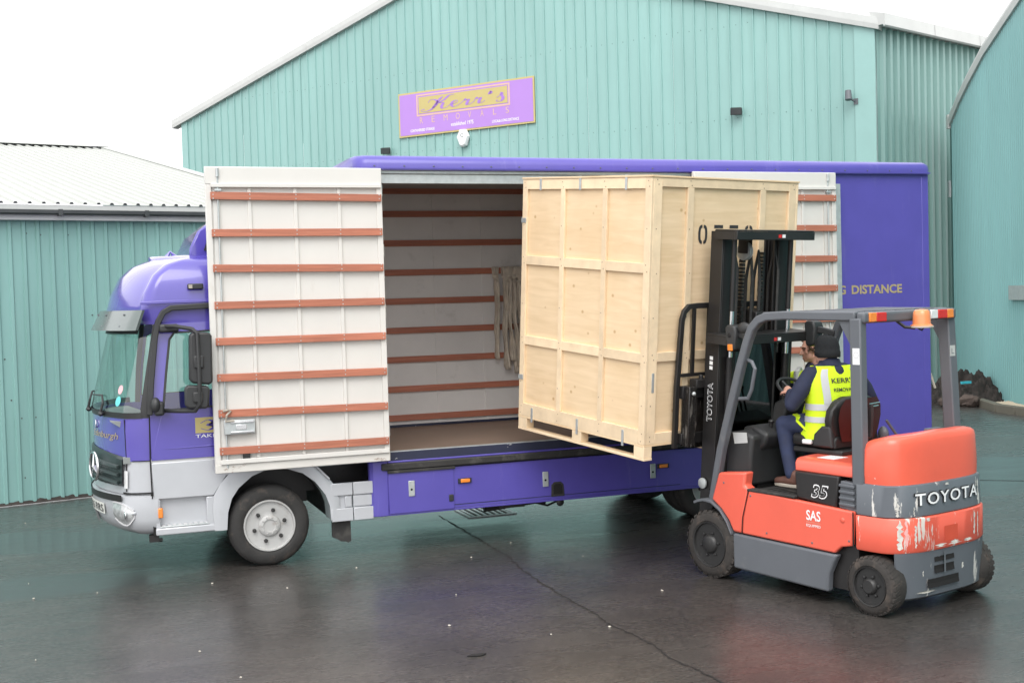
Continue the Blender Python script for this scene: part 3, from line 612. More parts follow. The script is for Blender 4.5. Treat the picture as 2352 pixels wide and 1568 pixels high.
kerb = thing('kerb', 'low concrete edging around the gravel strip by the right-hand building', 'kerb')
for i in range(len(kb_) - 1):
    a, c = Vector((*kb_[i], .07)), Vector((*kb_[i + 1], .07)); n = max(1, int((c - a).length / .92))
    for k in range(n):
        mk('kerb_stone', B().bar(a.lerp(c, k / n) , a.lerp(c, (k + .985) / n), .16, .18), M_KERB, kerb, bevel=.015)
gv = B(); rnd = random.Random(4)
ico = [(0, 0, 1), (.9, 0, .2), (.28, .85, .2), (-.72, .53, .2), (-.72, -.53, .2), (.28, -.85, .2)]
icf = [(0, 1, 2), (0, 2, 3), (0, 3, 4), (0, 4, 5), (0, 5, 1)]
gv.add([(16.25, 8.75, .05), (15.7, 7.5, .05), (15.65, 6.8, .05), (15.5, 5.9, .05), (11.5, -2.8, .05), (11.9, -2.7, .05), (16.15, 6.75, .05), (17.1, 8.75, .07)], [(0, 1, 2, 3, 4, 5, 6)])
for k in range(2600):
    t = rnd.random(); a = Vector((16.2, 8.7)).lerp(Vector((15.60, 6.3)), t); c = Vector((17.0, 8.7)).lerp(Vector((15.9, 6.3)), t); q = a.lerp(c, rnd.random()); r = rnd.uniform(.015, .035)
    gv.add([(q.x + x * r, q.y + y * r, .05 + z * r * .8) for x, y, z in ico], icf)
tag(struct(mk('gravel', gv, M_GRAVEL, None, smooth=0, fix=False), 'stuff'), 'pale gravel strip between kerb and right-hand building', 'gravel')
pipe = tag(mk('bent_pipe', B().tube([(14.9, 9.3, .3), (15.0, 9.25, .78), (15.15, 9.2, .82), (15.35, 9.15, .70), (15.42, 9.1, .40)], .025, 8), M_SOLE, None), 'pale bent pipe hoop standing on the soil behind the lorry', 'pipe')
tag(mk('blue_scrap', B().box(-.12, .12, -.03, .03, -.025, .025), M_BLUE, None), 'small bright blue piece lying on the soil heap', 'scrap').location = (16.35, 9.25, .46)
tag(mk('thin_stake', B().tube([(15.6, 8.98, .1), (15.66, 9.0, .85)], .018, 6), M_STEEL, None), 'thin pale stake upright in front of the soil', 'stake')

# ---- drain grate beside the crack, under the lorry
dr = thing('drain_grate', 'square iron drain grating in the tarmac under the lorry', 'drain grate', (2.85, 1.85, 0))
mk('frame', fr(B(), -.3, .3, -.3, .3, .04, 0, .01) if False else B().box(-.3, .3, -.3, -.26, .001, .012).box(-.3, .3, .26, .3, .001, .012).box(-.3, -.26, -.26, .26, .001, .012).box(.26, .3, -.26, .26, .001, .012), M_STEEL, dr)
for k in range(7): mk('grate_bar', B().box(-.24 + k * .075, -.205 + k * .075, -.25, .25, .004, .012), M_STEEL, dr)
mk('pit', B().box(-.26, .26, -.26, .26, .002, .004), M_CRACK, dr)
# ---- litter on the wet tarmac
lit = [(2.49, -0.04), (1.89, -0.53), (0.74, -0.46), (1.29, -1.93), (0.94, -2.86), (2.9, -1.0), (2.95, -2.6), (2.06, -3.45), (1.57, -3.45), (-2.18, -0.33), (-1.64, -0.37), (-0.63, -0.48), (-0.02, -0.99), (-2.37, 3.89), (-0.97, -2.72), (-0.77, -3.5), (-2.24, 0.33), (-2.12, -2.41)]
rnd = random.Random(9)
for i, (x, y) in enumerate(lit):
    r = rnd.uniform(.003, .007); l = r * rnd.uniform(1, 3.0)
    o = mk('wood_chip', B().prism([(-l, -r), (l * .4, -r * 1.1), (l, r * .2), (l * .2, r), (-l * .8, r * .7)], .003, .011, 'z'), M_LITTER, None, smooth=0)
    o.location = (x, y, 0); o.rotation_euler = (0, 0, rnd.uniform(0, 3)); tag(o, 'tiny pale wood chip lying on the wet tarmac', 'wood chip', 'pale chips scattered on the tarmac')
tag(mk('leaf', B().prism([(-.07, 0), (-.02, .03), (.05, .02), (.08, 0), (.03, -.03), (-.03, -.02)], .003, .008, 'z'), M_CRACK, None, smooth=0), 'dark flat leaf on the wet tarmac in front of the lorry', 'leaf').location = (.88, -3.71, 0)

# ================================================================== LORRY
# lorry frame = world frame: X to the rear, Y across (0 = near side), Z up; origin under the near front wheel
lorry = thing('removal_lorry', 'purple and silver removal lorry with its side doors folded open', 'lorry')
YC, HW = 1.17, 1.12
def itp(z, tab): return float(np.interp(z, [t[0] for t in tab], [t[1] for t in tab]))
XF = [(.38, -1.53), (.60, -1.585), (.82, -1.595), (1.12, -1.585), (1.53, -1.59), (1.60, -1.60), (2.0, -1.50), (2.42, -1.39), (2.55, -1.42), (2.72, -1.37), (2.89, -1.28), (2.99, -1.17), (3.04, -1.06), (3.07, -.95)]
XS = [(.38, -1.02), (1.6, -1.0), (2.42, -.92), (2.6, -1.0), (2.89, -.95), (3.04, -.8), (3.07, -.7)]
HWT = [(.38, 1.10), (1.6, 1.12), (2.42, 1.06), (2.62, 1.075), (2.80, 1.055), (2.92, 1.01), (3.02, .94), (3.07, .82)]
UC = .905
def front_pt(z, u, grow=0.0):
    xf, xs, hw = itp(z, XF), itp(z, XS), itp(z, HWT) + grow
    xk = xf + .27; xs = max(xs, xk + .10); a = min(1.0, abs(u))
    if a <= UC: x = xf + (xk - xf) * (a / UC) ** 2.0
    else: x = xs - (xs - xk) * math.sqrt(max(0, 1 - ((a - UC) / (1 - UC)) ** 1.7))
    return Vector((x - grow, YC + hw * u, z))
US = [-1, -.998, -.99, -.975, -.95, -.925, -.907, -.903, -.86, -.78, -.66, -.5, -.3, -.1, .1, .3, .5, .66, .78, .86, .903, .907, .925, .95, .975, .99, .998, 1]
def ring(z, xb, grow=0.0):
    p = [front_pt(z, u, grow) for u in US]
    n, f = p[0], p[-1]
    return [Vector((xb, n.y, z)), Vector(((xb + n.x) / 2, n.y, z))] + p + [Vector(((xb + f.x) / 2, f.y, z)), Vector((xb, f.y, z))]
XB = .42
# upper body above the windscreen with its wrapped roof fairing
zs = [2.42, 2.47, 2.55, 2.60, 2.64, 2.72, 2.80, 2.89, 2.95, 2.99, 3.02, 3.045, 3.06]
cab = mk('cab_body', B().loft([ring(z, XB) for z in zs]), M_PURPCAB, lorry, smooth=50)
tp = B(); tp.loft([[Vector((p.x * (1 if p.x < -.7 else 1), YC + (p.y - YC) * k, z + .0)) for p in ring(3.06, XB)] for k, z in ((1, 3.058), (.9, 3.085), (.6, 3.10))]); mk('roof_skin', tp, M_PURPCAB, cab, smooth=60)
mk('roof_deflector', B().loft([[Vector((x, YC + y * k, z)) for y in (-.75, -.4, 0, .4, .75)] + [Vector((.42, YC + .75 * k, z)), Vector((.42, YC - .75 * k, z))] for x, z, k in ((-.64, 3.06, 1), (-.63, 3.16, 1), (-.55, 3.32, .97), (-.38, 3.45, .9), (-.1, 3.52, .8))]), M_PURPCAB, cab, smooth=50, bevel=.02)
mk('deflector_grille', B().add([(-.60, YC - .55, 3.13), (-.60, YC + .55, 3.13), (-.555, YC + .5, 3.28), (-.555, YC - .5, 3.28), (.2, YC - .765, 3.13), (.2, YC - .745, 3.26), (-.5, YC - .765, 3.13), (-.45, YC - .745, 3.26)], [(0, 1, 2, 3), (4, 5, 7, 6)]), M_BLACK, cab, smooth=0)
mk('roof_horn', B().tube([(-.84, .8, 3.06), (-.79, .8, 3.14), (-.74, .8, 3.08)], [.03, .012, .03], 8), M_PURPCAB, cab)
mk('cab_crease', B().sweep([(-1.14, .075, 2.625), (-.9, .068, 2.63), (.4, .06, 2.64)], .016, .03), M_PURPCAB, cab, bevel=.005)
# front panel, purple, under the windscreen
zl = [1.12, 1.2, 1.3, 1.42, 1.50, 1.53]
mk('front_panel', B().loft([[front_pt(z, u, .004 if z < 1.5 else 0) for u in US] for z in zl], closed=False), M_PURPCAB, cab, smooth=50)
mk('lower_front', B().loft([[front_pt(z, u) for u in US] for z in (.80, .86, .95, 1.05, 1.122)], closed=False), M_SILVER, lorry, smooth=50)
# pillars and windscreen
wz = [1.53, 1.62, 1.8, 2.0, 2.2, 2.42]
for sgn in (-1, 1):
    uu = [sgn * q for q in ((.982, .986, .99, .995, .998, 1.0) if sgn < 0 else (.99, 1.0))]
    if sgn > 0:
        mk('windscreen_pillar', B().sweep([(-1.09, 2 * YC - .05, 1.53), (-1.07, 2 * YC - .08, 1.9), (-1.01, 2 * YC - .11, 2.42)], .05, .05, (0, 1, 0)), M_PLASTIC, cab); continue
    pb = B(); pb.loft([[front_pt(z, u) for u in uu] + [Vector((itp(z, [(1.53, -1.10), (2.42, -.99)]), YC + sgn * itp(z, HWT), z))] for z in wz], closed=False)
    mk('windscreen_pillar', pb, M_PLASTIC, cab, smooth=50)
ws = mk('windscreen', B().loft([[front_pt(z, u * .982) for u in [-1, -.98, -.95, -.92, -.9, -.82] + [k / 12 for k in range(-8, 9)] + [.82, .9, .92, .95, .98, 1, 1.01, 1.0183]] for z in wz], closed=False), M_GLASS, lorry, smooth=60)
mk('windscreen_base', B().loft([[front_pt(z, u * .985, .006) for u in [-1, -.98, -.95, -.92, -.9, -.82] + [k / 12 for k in range(-8, 9)] + [.82, .9, .95, .98, 1]] for z in (1.53, 1.585)], closed=False), M_PLASTIC, ws, smooth=50)
for u0, u1 in ((-.55, -.05), (.05, .55)):
    pts = [front_pt(1.56, u0, .03), front_pt(1.60, u0 + .02, .03), front_pt(1.72, u0 - .14 , .02)]
    wp_ = [front_pt(1.57, u0, .035), front_pt(1.66, u0 - .02, .025), front_pt(1.735, u0 + .05, .02), front_pt(1.72, u0 + .42, .02)]
    mk('wiper', B().tube(wp_, [.016, .012, .010, .006], 6).ell(front_pt(1.56, u0, .03), (.03, .06, .025), 10, 6), M_PLASTIC, ws)
def decal(u, z, r, mt):
    c = front_pt(z, u, .003); a = front_pt(z, u + .03, .003); ux = (a - c).normalized(); uy = (front_pt(z + .05, u, .003) - c).normalized()
    mk('sticker', B().add([c + ux * r * math.cos(k * math.pi / 7) + uy * r * math.sin(k * math.pi / 7) for k in range(14)], [tuple(range(14))]), mt, ws, smooth=0)
decal(-.80, 1.80, .045, M_STICK); decal(-.80, 1.69, .05, M_STICKT)
# sun visor
VU = [-1, -.985, -.96, -.92, -.85] + [k / 12 for k in range(-9, 10)] + [.85, .92, .96, .985, 1]
vz = [(2.56, .06), (2.37, .17)]
mk('sun_visor', B().loft([[front_pt(z, u * .985, g) for u in VU] + [front_pt(z, u * .985, g - .025) for u in VU[::-1]] for z, g in vz]), mat('smoked_visor', (.11, .135, .13), .25, coat=.4, var=.1), lorry, smooth=50)
for u in (-.9, -.5, -.1, .3, .7):
    for z, g in ((2.52, .085), (2.41, .15)):
        c = front_pt(z, u * .9, g + .004); mk('visor_bolt', B().ell(c, (.010, .010, .010), 8, 5), M_GREY, lorry)
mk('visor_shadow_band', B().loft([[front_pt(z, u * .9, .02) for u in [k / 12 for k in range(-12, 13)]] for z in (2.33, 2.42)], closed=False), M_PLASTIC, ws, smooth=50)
# near and far door
for side, yy in ((-1, .045), (1, 2 * YC - .045)):
    s_ = 1 if side < 0 else -1
    d = B()
    def P(x, z, o=0): return (x, yy + s_ * (itp(z, [(.7, 0), (1.6, 0), (2.42, .07)]) - o), z)
    out = [(-1.095, 1.125), (-1.095, 1.54), (-1.07, 1.85), (-1.00, 2.36), (-.955, 2.42), (-.15, 2.44), (-.12, 1.125)]
    win = [(-.975 if side < 0 else -1.05, 1.60), (-.965 if side < 0 else -1.045, 1.66), (-.93 if side < 0 else -1.02, 1.95), (-.885 if side < 0 else -.97, 2.27), (-.84, 2.335), (-.24, 2.35), (-.22, 1.62)]
    idx = [(0, 0), (1, 1), (2, 2), (3, 3), (4, 4), (5, 5), (6, 6)]
    vs_ = [P(*q) for q in out] + [P(*q) for q in win]
    fs_ = [(i, (i + 1) % 7, 7 + (i + 1) % 7, 7 + i) for i in range(7)]
    dr_ = mk('cab_door', d.add(vs_, fs_), M_PURPCAB, lorry, smooth=0, solid=.03)
    mk('door_window', B().add([P(*q, -.004) for q in win], [tuple(range(7))]), M_GLASS, dr_, smooth=0)
    mk('window_seal', B().sweep([P(*q, .017) for q in win + win[:2]], .022, .022, (0, 1, 0)), M_PLASTIC, dr_, smooth=0)
    mk('door_lower_panel', B().prism([(-1.09, .75), (-1.10, 1.10), (-.12, 1.10), (-.12, .96), (-.40, .93), (-.53, .745)], yy - .012 * s_, yy + .03 * s_, 'y'), M_SILVER, dr_, bevel=.008)
    mk('door_seam_strip', B().prism([(-1.10, 1.10), (-1.10, 1.135), (-.12, 1.135), (-.12, 1.10)], yy - .004 * s_, yy + .02 * s_, 'y'), M_GREYTRIM, dr_)
    mk('door_pressing', B().prism([(-1.0, 1.225), (-.5, 1.245), (-.2, 1.245), (-.2, 1.225)], yy - .022 * s_, yy - .012 * s_, 'y'), M_PURPCAB, dr_, bevel=.008)
    mk('rear_cab_panel', B().prism([(-.115, .96), (-.115, 2.5), (.42, 2.5), (.42, .96)], yy - .005 * s_, yy + .03 * s_, 'y'), M_PURPCAB, cab)
    dp = [P(x, z, .03) for x, z in ((-1.10, 1.56), (-1.075, 1.85), (-1.02, 2.30), (-.985, 2.44), (-.935, 2.53), (-.86, 2.572), (-.5, 2.585), (.4, 2.59))]
    if side < 0: mk('drip_rail', B().sweep(dp, .055, .075, (0, 1, 0)), M_PLASTIC, cab, bevel=.008, smooth=40)
mk('side_marker', B().box(-.70, -.55, .055, .09, 2.745, 2.80), M_PLASTIC, cab, bevel=.01)
mk('side_marker_lens', B().box(-.69, -.655, .048, .056, 2.755, 2.79), M_SOLE, cab)
mk('door_seam', B().sweep([(-1.102, .034, .76), (-1.108, .036, 1.12), (-1.10, .036, 1.54)], .012, .014, (0, 1, 0)), M_CRACK, cab, smooth=0)
mk('door_badge', B().box(-.68, -.38, .028, .032, 1.36, 1.51), M_SIGNG, cab, smooth=0)
kb = strokes(B(), [[(0, .7), (.35, 1), (.6, .75), (.35, .5), (.65, .3), (.35, .0), (0, .2)], [(.9, 1), (.5, .5), (1.1, 0)]], lambda x, y: (-.63 + .2 * x, .0265, 1.385 + .10 * y), .05, .22)
mk('door_badge_lettering', kb, M_PURPCAB, cab, smooth=0)
text('door_lettering', 'TAKING', .30, .032, (-.68, .027, 1.315), X, Z, M_WHITEP, cab)
# cab floor, dash and seats seen through the glass
mk('cab_floor', B().box(-1.35, .4, .12, 2.22, 1.10, 1.16), M_DARK, cab)
mk('dashboard', B().loft([[(-1.45, .25, 1.5), (-1.2, .18, 1.50), (-1.0, .18, 1.42), (-1.0, .18, 1.2)], [(-1.45, 2.1, 1.5), (-1.2, 2.16, 1.50), (-1.0, 2.16, 1.42), (-1.0, 2.16, 1.2)]]), M_DARK, cab)
for y in (.55,):
    mk('cab_seat', B().box(-.75, -.25, y - .25, y + .25, 1.3, 1.45).prism([(-.3, 1.4), (-.18, 2.15), (-.06, 2.15), (-.15, 1.4)], y - .24, y + .24, 'y'), M_DARK, cab, bevel=.04)
mk('steering_wheel', B().tube([Vector((-1.0 + .05 * math.sin(a), .62 + .21 * math.cos(a), 1.62 + .16 * math.sin(a))) for a in [k * math.pi / 9 for k in range(19)]], .016, 6, caps=False), M_PLASTIC, cab)
mk('cab_rear_wall', B().box(.36, .42, .06, 2.28, 1.1, 2.45), mat('cab_lining', (.48, .5, .48), .7), cab)
# grille with bars and round emblem
def gpt(z, u, g=.0): return front_pt(z, u, g)
GU = [.875 * q for q in (-1, -.985, -.96, -.92, -.86, -.76, -.62, -.45, -.28, -.1, .1, .28, .45, .62, .76, .86, .92, .96, .985, 1)]
gl = [(1.205 - .05 * 0, .0), (.875, 0)]
gr = mk('grille', B().loft([[gpt(zt - .055 * abs(u / .875) ** 2 if zt > 1 else zt + .0 * u, u, g) for u in GU] for zt, g in ((1.215, .008), (1.19, .026), (.90, .026), (.875, .008))], closed=False), mat('dark_grille', (.022, .034, .034), .35, var=.2), lorry, smooth=40)
for z in (.94, 1.015, 1.09):
    mk('grille_slat', B().loft([[gpt(z + dz - .03 * abs(u / .875) ** 2, u * .95, g) for dz, g in ((-.022, .028), (-.006, .052), (.016, .052), (.022, .028))] for u in GU], closed=True), mat('grille_slat_grey', (.05, .066, .066), .35), gr, smooth=40)
ue = -.42; ctr = gpt(1.035, ue, .075); tg = (gpt(1.035, ue + .05) - gpt(1.035, ue - .05)).normalized()
em = B(); em.tube([ctr + tg * .135 * math.cos(a) + Z * .135 * math.sin(a) for a in [k * math.pi / 12 for k in range(25)]], .014, 6, caps=False)
for a in (90, 210, 330): em.tube([ctr, ctr + tg * .13 * math.cos(R(a)) + Z * .13 * math.sin(R(a))], [.022, .005], 6)
mk('emblem', em, M_CHROME, gr)
ctr2 = gpt(1.44, -.30, .008); mk('badge', B().tube([ctr2 + Vector((0, .035 * math.cos(a), .035 * math.sin(a))) for a in [k * math.pi / 8 for k in range(17)]], .007, 6, caps=False), M_CHROME, cab)
def on_front(z, u0, du, h, g=.008):
    return lambda x, y: front_pt(z + y * h, u0 + du * x, g)
text('bonnet_lettering', 'Edinburgh', 1, 1, (0, 0, 0), X, Z, M_GOLD, cab, fn=lambda x, y: front_pt(1.30 + .085 * y, -.18 - .62 * x, .007), shear=.3)
for u0, u1 in ((-.93, -.885), (.885, .93)):
    mk('corner_lamp', B().loft([[front_pt(z, u0 + (u1 - u0) * k / 4, .012) for k in range(5)] for z in (.86, .9, .98, 1.03)], closed=False), M_LAMPW, lorry, smooth=40)
# bumper
BU = [u for u in US]
bump = mk('bumper', B().loft([[front_pt(z, u, g) for u in BU] for z, g in ((.80, -.10), (.795, .0), (.78, .03), (.70, .035), (.56, .035), (.47, .02), (.41, -.04), (.385, -.12))], closed=False), M_SILVER, lorry, smooth=45)
mk('bumper_slot', B().loft([[front_pt(z - .02 * (1 - abs(u)), u, .040) for u in [k / 10 * .88 for k in range(-10, 11)]] for z in (.735, .80)], closed=False), M_BLACK, bump, smooth=0)
mk('number_plate', B().loft([[front_pt(z, u, .046) for u in (-.56, -.45, -.33, -.2, -.1)] for z in (.575, .685)], closed=False), M_PLATE, bump, smooth=0)
text('plate_lettering', 'K6 RRS', 1, 1, (0, 0, 0), X, Z, M_BLACKP, bump, fn=lambda x, y: front_pt(.592 + .075 * y, -.125 - .41 * x, .049), offset=.01)
mk('bumper_step', B().loft([[front_pt(z, u, .040) for u in (-.3, -.1, .1, .3)] for z in (.45, .56)], closed=False), mat('bumper_recess', (.18, .18, .185), .5), bump, smooth=0)
for sgn in (-1, 1):
    hl = B(); us = [.74, .79, .85, .903, .94, .965]
    lo = [.57, .535, .515, .515, .535, .59]; hi = [.71, .715, .71, .70, .685, .65]
    hl.loft([[front_pt(l + (h - l) * t, sgn * u, .040 + .012 * math.sin(t * math.pi)) for t in (0, .25, .5, .75, 1)] for u, l, h in zip(us, lo, hi)], closed=False)
    mk('headlight', hl, mat('headlight_glass', (.46, .47, .47), .10, coat=.9, var=.35, vs=22, metal=.3), bump, smooth=60)
    hb = B(); hb.sweep([front_pt(l - .008, sgn * u, .04) for u, l in zip(us, lo)] + [front_pt(h + .008, sgn * u, .04) for u, h in zip(us[::-1], hi[::-1])], .012, .012); mk('headlight_rim', hb, M_GREYTRIM, bump, smooth=0)
    c = front_pt(.615, sgn * .93, .052); mk('headlight_bulb', B().ell(c, (.012, .03, .04), 10, 6), M_CHROME, bump)
mk('bumper_gap', B().prism([(-1.10, .40), (-1.115, .80), (-1.09, .80), (-1.07, .40)], .048, .10, 'y'), M_CRACK, lorry)
mk('tow_cap', B().ell(front_pt(.63, -.965, .038), (.03, .012, .016), 10, 6), M_SILVER, bump)
for u_ in (-.905, .905): mk('panel_gap', B().sweep([front_pt(z, u_, .005) for z in (.83, .95, 1.12, 1.3, 1.52)], .010, .008, (-1, 0, 0)), M_CRACK, cab, smooth=0)
mk('panel_gap', B().sweep([front_pt(1.122, u, .005) for u in US[1:5]], .008, .008), M_CRACK, cab, smooth=0)
mk('panel_gap', B().sweep([front_pt(.812, u, .004) for u in US[1:9]], .012, .014), M_CRACK, bump, smooth=0)
mk('tow_bracket', B().box(-1.14, -1.05, .08, .16, .335, .40).tube([(-1.12, .1, .36), (-1.02, .1, .345)], .02, 6), M_BLACK, lorry)
# step well and sill
mk('step_well', B().box(-1.075, -.57, .10, .16, .47, .76), M_SILVER, lorry, bevel=.006)
mk('step_post', B().prism([(-1.075, .42), (-1.085, .75), (-1.03, .75), (-1.035, .42)], .04, .14, 'y').prism([(-.60, .42), (-.60, .74), (-.52, .74), (-.42, .42)], .04, .20, 'y'), M_SILVER, lorry, bevel=.008)
mk('step_tread', B().box(-1.04, -.58, .035, .12, .472, .486), M_STEEL, lorry, bevel=.004)
for k in range(9): mk('tread_grip', B().box(-1.02 + k * .05, -.99 + k * .05, .045, .105, .486, .493), M_GREYTRIM, lorry, smooth=0)
mk('sill', B().prism([(-1.08, .40), (-1.08, .47), (-.42, .47), (-.42, .40)], .03, .14, 'y'), M_SILVER, lorry, bevel=.012)
mk('amber_side_lamp', B().box(-1.055, -1.01, .015, .045, .57, .665), M_LAMPO, lorry, bevel=.008)
# wheel arch: a wide silver band round the opening
arch_i = [(-.415, .40), (-.40, .57), (-.36, .70), (-.29, .80), (-.16, .905), (-.04, .95), (.06, .965), (.19, .95), (.34, .895), (.46, .80), (.56, .665), (.60, .55), (.61, .40)]
arch_o = [(-.53, .40), (-.545, .60), (-.53, .745), (-.46, .86), (-.36, .965), (-.2, 1.06), (.05, 1.10), (.25, 1.07), (.45, .965), (.56, .87), (.645, .765), (.70, .60), (.70, .40)]
ab = B(); ab.loft([[(x, .025, z) for x, z in arch_i], [(x * .5 + X_ * .5, .018, z * .5 + Z_ * .5) for (x, z), (X_, Z_) in zip(arch_i, arch_o)], [(x, .03, z) for x, z in arch_o]], closed=False)
ab.loft([[(x, .025, z) for x, z in arch_i], [(x, .30, z) for x, z in arch_i]], closed=False)
mk('wheel_arch', ab, M_SILVER, lorry, smooth=40)
mk('wheel_tub', B().loft([[(x, y, z + .01) for x, z in arch_i] for y in (.28, 2.1)], closed=False), M_RUB, lorry)
for k, (x0, x1) in enumerate(((.615, .835), (.842, 1.045))):
    q = B()
    q.prism([(x0, .40 - .0), (x0, .76), (x1, .76), (x1, .39)], .05, .10, 'y')
    q.prism([(x0, .64), (x0, .765), (x1, .765), (x1, .64)], .02, .05, 'y'); q.prism([(x0 + (0 if k else .14), .52), (x0 + (0 if k else .14), .63), (x1 - .01, .63), (x1 - .01, .52)], .032, .05, 'y'); q.prism([(x0, .38), (x0, .51), (x1, .51), (x1, .38)], .02, .05, 'y')
    mk('side_skirt', q, M_SILVER, lorry, bevel=.006)
mk('arch_top_rib', B().sweep([(.27, .02, 1.02), (.47, .02, .96), (.60, .02, .82)], .02, .05, (0, 1, 0)), M_SILVER, lorry, bevel=.005)
rf = random.Random(2)
mk('mud_flap', B().prism([(.63, .40), (.82, .385), (.822, .16), (.79, .145), (.76, .16), (.72, .165), (.68, .19), (.63, .215)], .10, .13, 'y'), M_RUB, lorry)
# mirrors
mir = mk('mirror', B().prism([(-.745, 1.90), (-.73, 2.31), (-.70, 2.34), (-.55, 2.335), (-.525, 2.30), (-.53, 1.86), (-.57, 1.84), (-.72, 1.86)], -.28, -.17, 'y'), M_PLASTIC, lorry, bevel=.025, seg=3)
mk('mirror_mount', B().box(-.70, -.61, -.305, -.275, 2.0, 2.12), M_PLASTIC, mir, bevel=.012)
mk('mirror_arm', B().tube([(-.93, .02, 2.40), (-.85, -.1, 2.40), (-.70, -.26, 2.37), (-.66, -.30, 2.33), (-.655, -.30, 1.9), (-.665, -.30, 1.66), (-.70, -.26, 1.60), (-.85, -.1, 1.595), (-.99, .03, 1.60)], .020, 8), M_PLASTIC, mir)
mk('mirror_bracket', B().box(-.98, -.80, -.01, .05, 2.34, 2.42).box(-1.06, -.97, -.12, .05, 1.56, 1.69), M_PLASTIC, mir, bevel=.02)
mir2 = mk('wide_angle_mirror', B().prism([(-.79, 1.65), (-.79, 1.82), (-.76, 1.845), (-.58, 1.83), (-.56, 1.80), (-.575, 1.64), (-.60, 1.615), (-.76, 1.625)], -.28, -.18, 'y'), M_PLASTIC, lorry, bevel=.025, seg=3)
mk('mirror_mount', B().box(-.72, -.63, -.31, -.275, 1.68, 1.78), M_PLASTIC, mir2, bevel=.012)
mk('kerb_mirror', B().ell((-1.045, -.09, 1.66), (.045, .06, .075), 12, 8), M_PLASTIC, lorry)

# wheels
def truck_wheel(name, x, y, outer=-1, r=.40, wd=.24, mud=False):
    t = mk(name, B().lathe([(r * .62, outer * 0 + .01), (r * .64, .0), (r * .72, -.012), (r * .90, -.004), (r * .965, .02), (r, .05), (r, wd - .05), (r * .96, wd - .02), (r * .62, wd)], (0, 0, 0), 'y', 48, False), M_TYRE, lorry, smooth=40)
    t.location = (x, y, r); t.rotation_euler = (0, 0, 0 if outer < 0 else math.pi)
    for k in range(4):
        gy = .065 + k * .037
        mk('tread_groove', B().lathe([(r + .0015, gy - .005), (r + .0015, gy + .005), (r - .01, gy + .005), (r - .01, gy - .005)], (0, 0, 0), 'y', 48), M_CRACK, t)
    rm = mk('rim', B().lathe([(r * .655, .02), (r * .63, -.010), (r * .60, -.010), (r * .585, .01), (r * .57, .07), (r * .53, .10), (r * .505, .075), (r * .47, .025), (r * .28, .018), (r * .265, .0), (r * .24, -.008), (r * .16, -.012), (r * .15, .0), (r * .02, .0)], (0, 0, 0), 'y', 48), M_RIM, t, smooth=40)
    for k in range(6):
        a = R(15 + k * 60)
        mk('wheel_nut', B().lathe([(.020, .02), (.020, -.004), (.013, -.02), (.003, -.022)], (r * .385 * math.cos(a), 0, r * .385 * math.sin(a)), 'y', 8), M_RIMB, t)
        a += R(30)
        mk('rim_hole', B().ell((r * .515 * math.cos(a), .058, r * .515 * math.sin(a)), (.030, .02, .022), 10, 6), M_CRACK, t)
    for k in range(10):
        a = R(k * 36); mk('hub_bolt', B().ell((r * .2 * math.cos(a), -.012, r * .2 * math.sin(a)), (.009, .006, .009), 6, 4), M_RIM, t)
    return t
truck_wheel('front_wheel', 0, .055); truck_wheel('front_wheel', 0, 2 * YC - .055, 1)
for y in (.10, .42): truck_wheel('rear_wheel', 4.98, y)
for y in (2 * YC - .10, 2 * YC - .42): truck_wheel('rear_wheel', 4.98, y, 1)
mk('front_axle', B().tube([(0, .25, .38), (0, 2.1, .38)], .06, 10), M_BLACK, lorry); mk('rear_axle', B().tube([(4.98, .25, .40), (4.98, 2.1, .40)], .08, 10).ell((4.98, 1.17, .42), (.22, .2, .2)), M_BLACK, lorry)
for y in (.72, 1.62): mk('chassis_rail', B().box(-1.2, 7.7, y - .04, y + .04, .62, .86), M_BLACK, lorry)
mk('engine_block', B().box(-1.1, .5, .75, 1.6, .50, 1.08), M_BLACK, lorry)
mk('tool_tank', B().box(1.9, 3.3, 1.5, 2.2, .34, .8).box(2.1, 2.7, .2, .6, .36, .8), M_BLACK, lorry, bevel=.04)
mk('brake_gear', B().tube([(2.3, .25, .33), (2.9, .25, .37), (3.0, .25, .34)], .03, 8).tube([(2.85, .3, .36), (3.05, .3, .30), (3.25, .3, .37)], .012, 6).box(2.45, 2.75, .2, .4, .33, .40), M_BLACK, lorry)
mk('hanging_ring', B().ell((3.1, .05, .37), (.045, .015, .045), 12, 8), M_BLACK, lorry)

# ---- cargo body
XR = 7.93; W_ = 2.44
roofp = [(-.05, 3.895), (-.05, 3.955), (-.03, 4.01), (.03, 4.045), (.12, 4.055), (W_ - .12, 4.055), (W_ - .03, 4.045), (W_ + .03, 4.01), (W_ + .05, 3.955), (W_ + .05, 3.895), (W_ + .03, 3.895), (W_ + .02, 3.94), (-.02, 3.94), (-.03, 3.895)]
def rring(x, k): return [(x, YC + .05 + (y - YC - .05) * k, 3.895 + (z - 3.895) * k) for y, z in roofp]
mk('body_roof', B().loft([rring(.96, .90), rring(1.0, .97), rring(1.08, 1), rring(XR - .06, 1), rring(XR, .98), rring(XR + .03, .93)]), M_PURPLE, lorry, smooth=50)
mk('roof_bead', B().box(1.05, XR, -.058, -.049, 3.905, 3.918), M_PURPLE, lorry)
for k in range(22): mk('roof_rivet', B().ell((1.15 + k * .31, -.054, 3.935), (.01, .006, .008), 6, 4), M_GREY, lorry)
mk('header_rail', B().box(1.2, 4.75, -.012, .03, 3.86, 3.893).box(1.2, 4.75, -.02, -.012, 3.862, 3.872), M_STEEL, lorry, bevel=.003)
mk('door_track', B().box(1.2, 4.75, .0, .05, 3.765, 3.857), M_STEEL, lorry, bevel=.003)
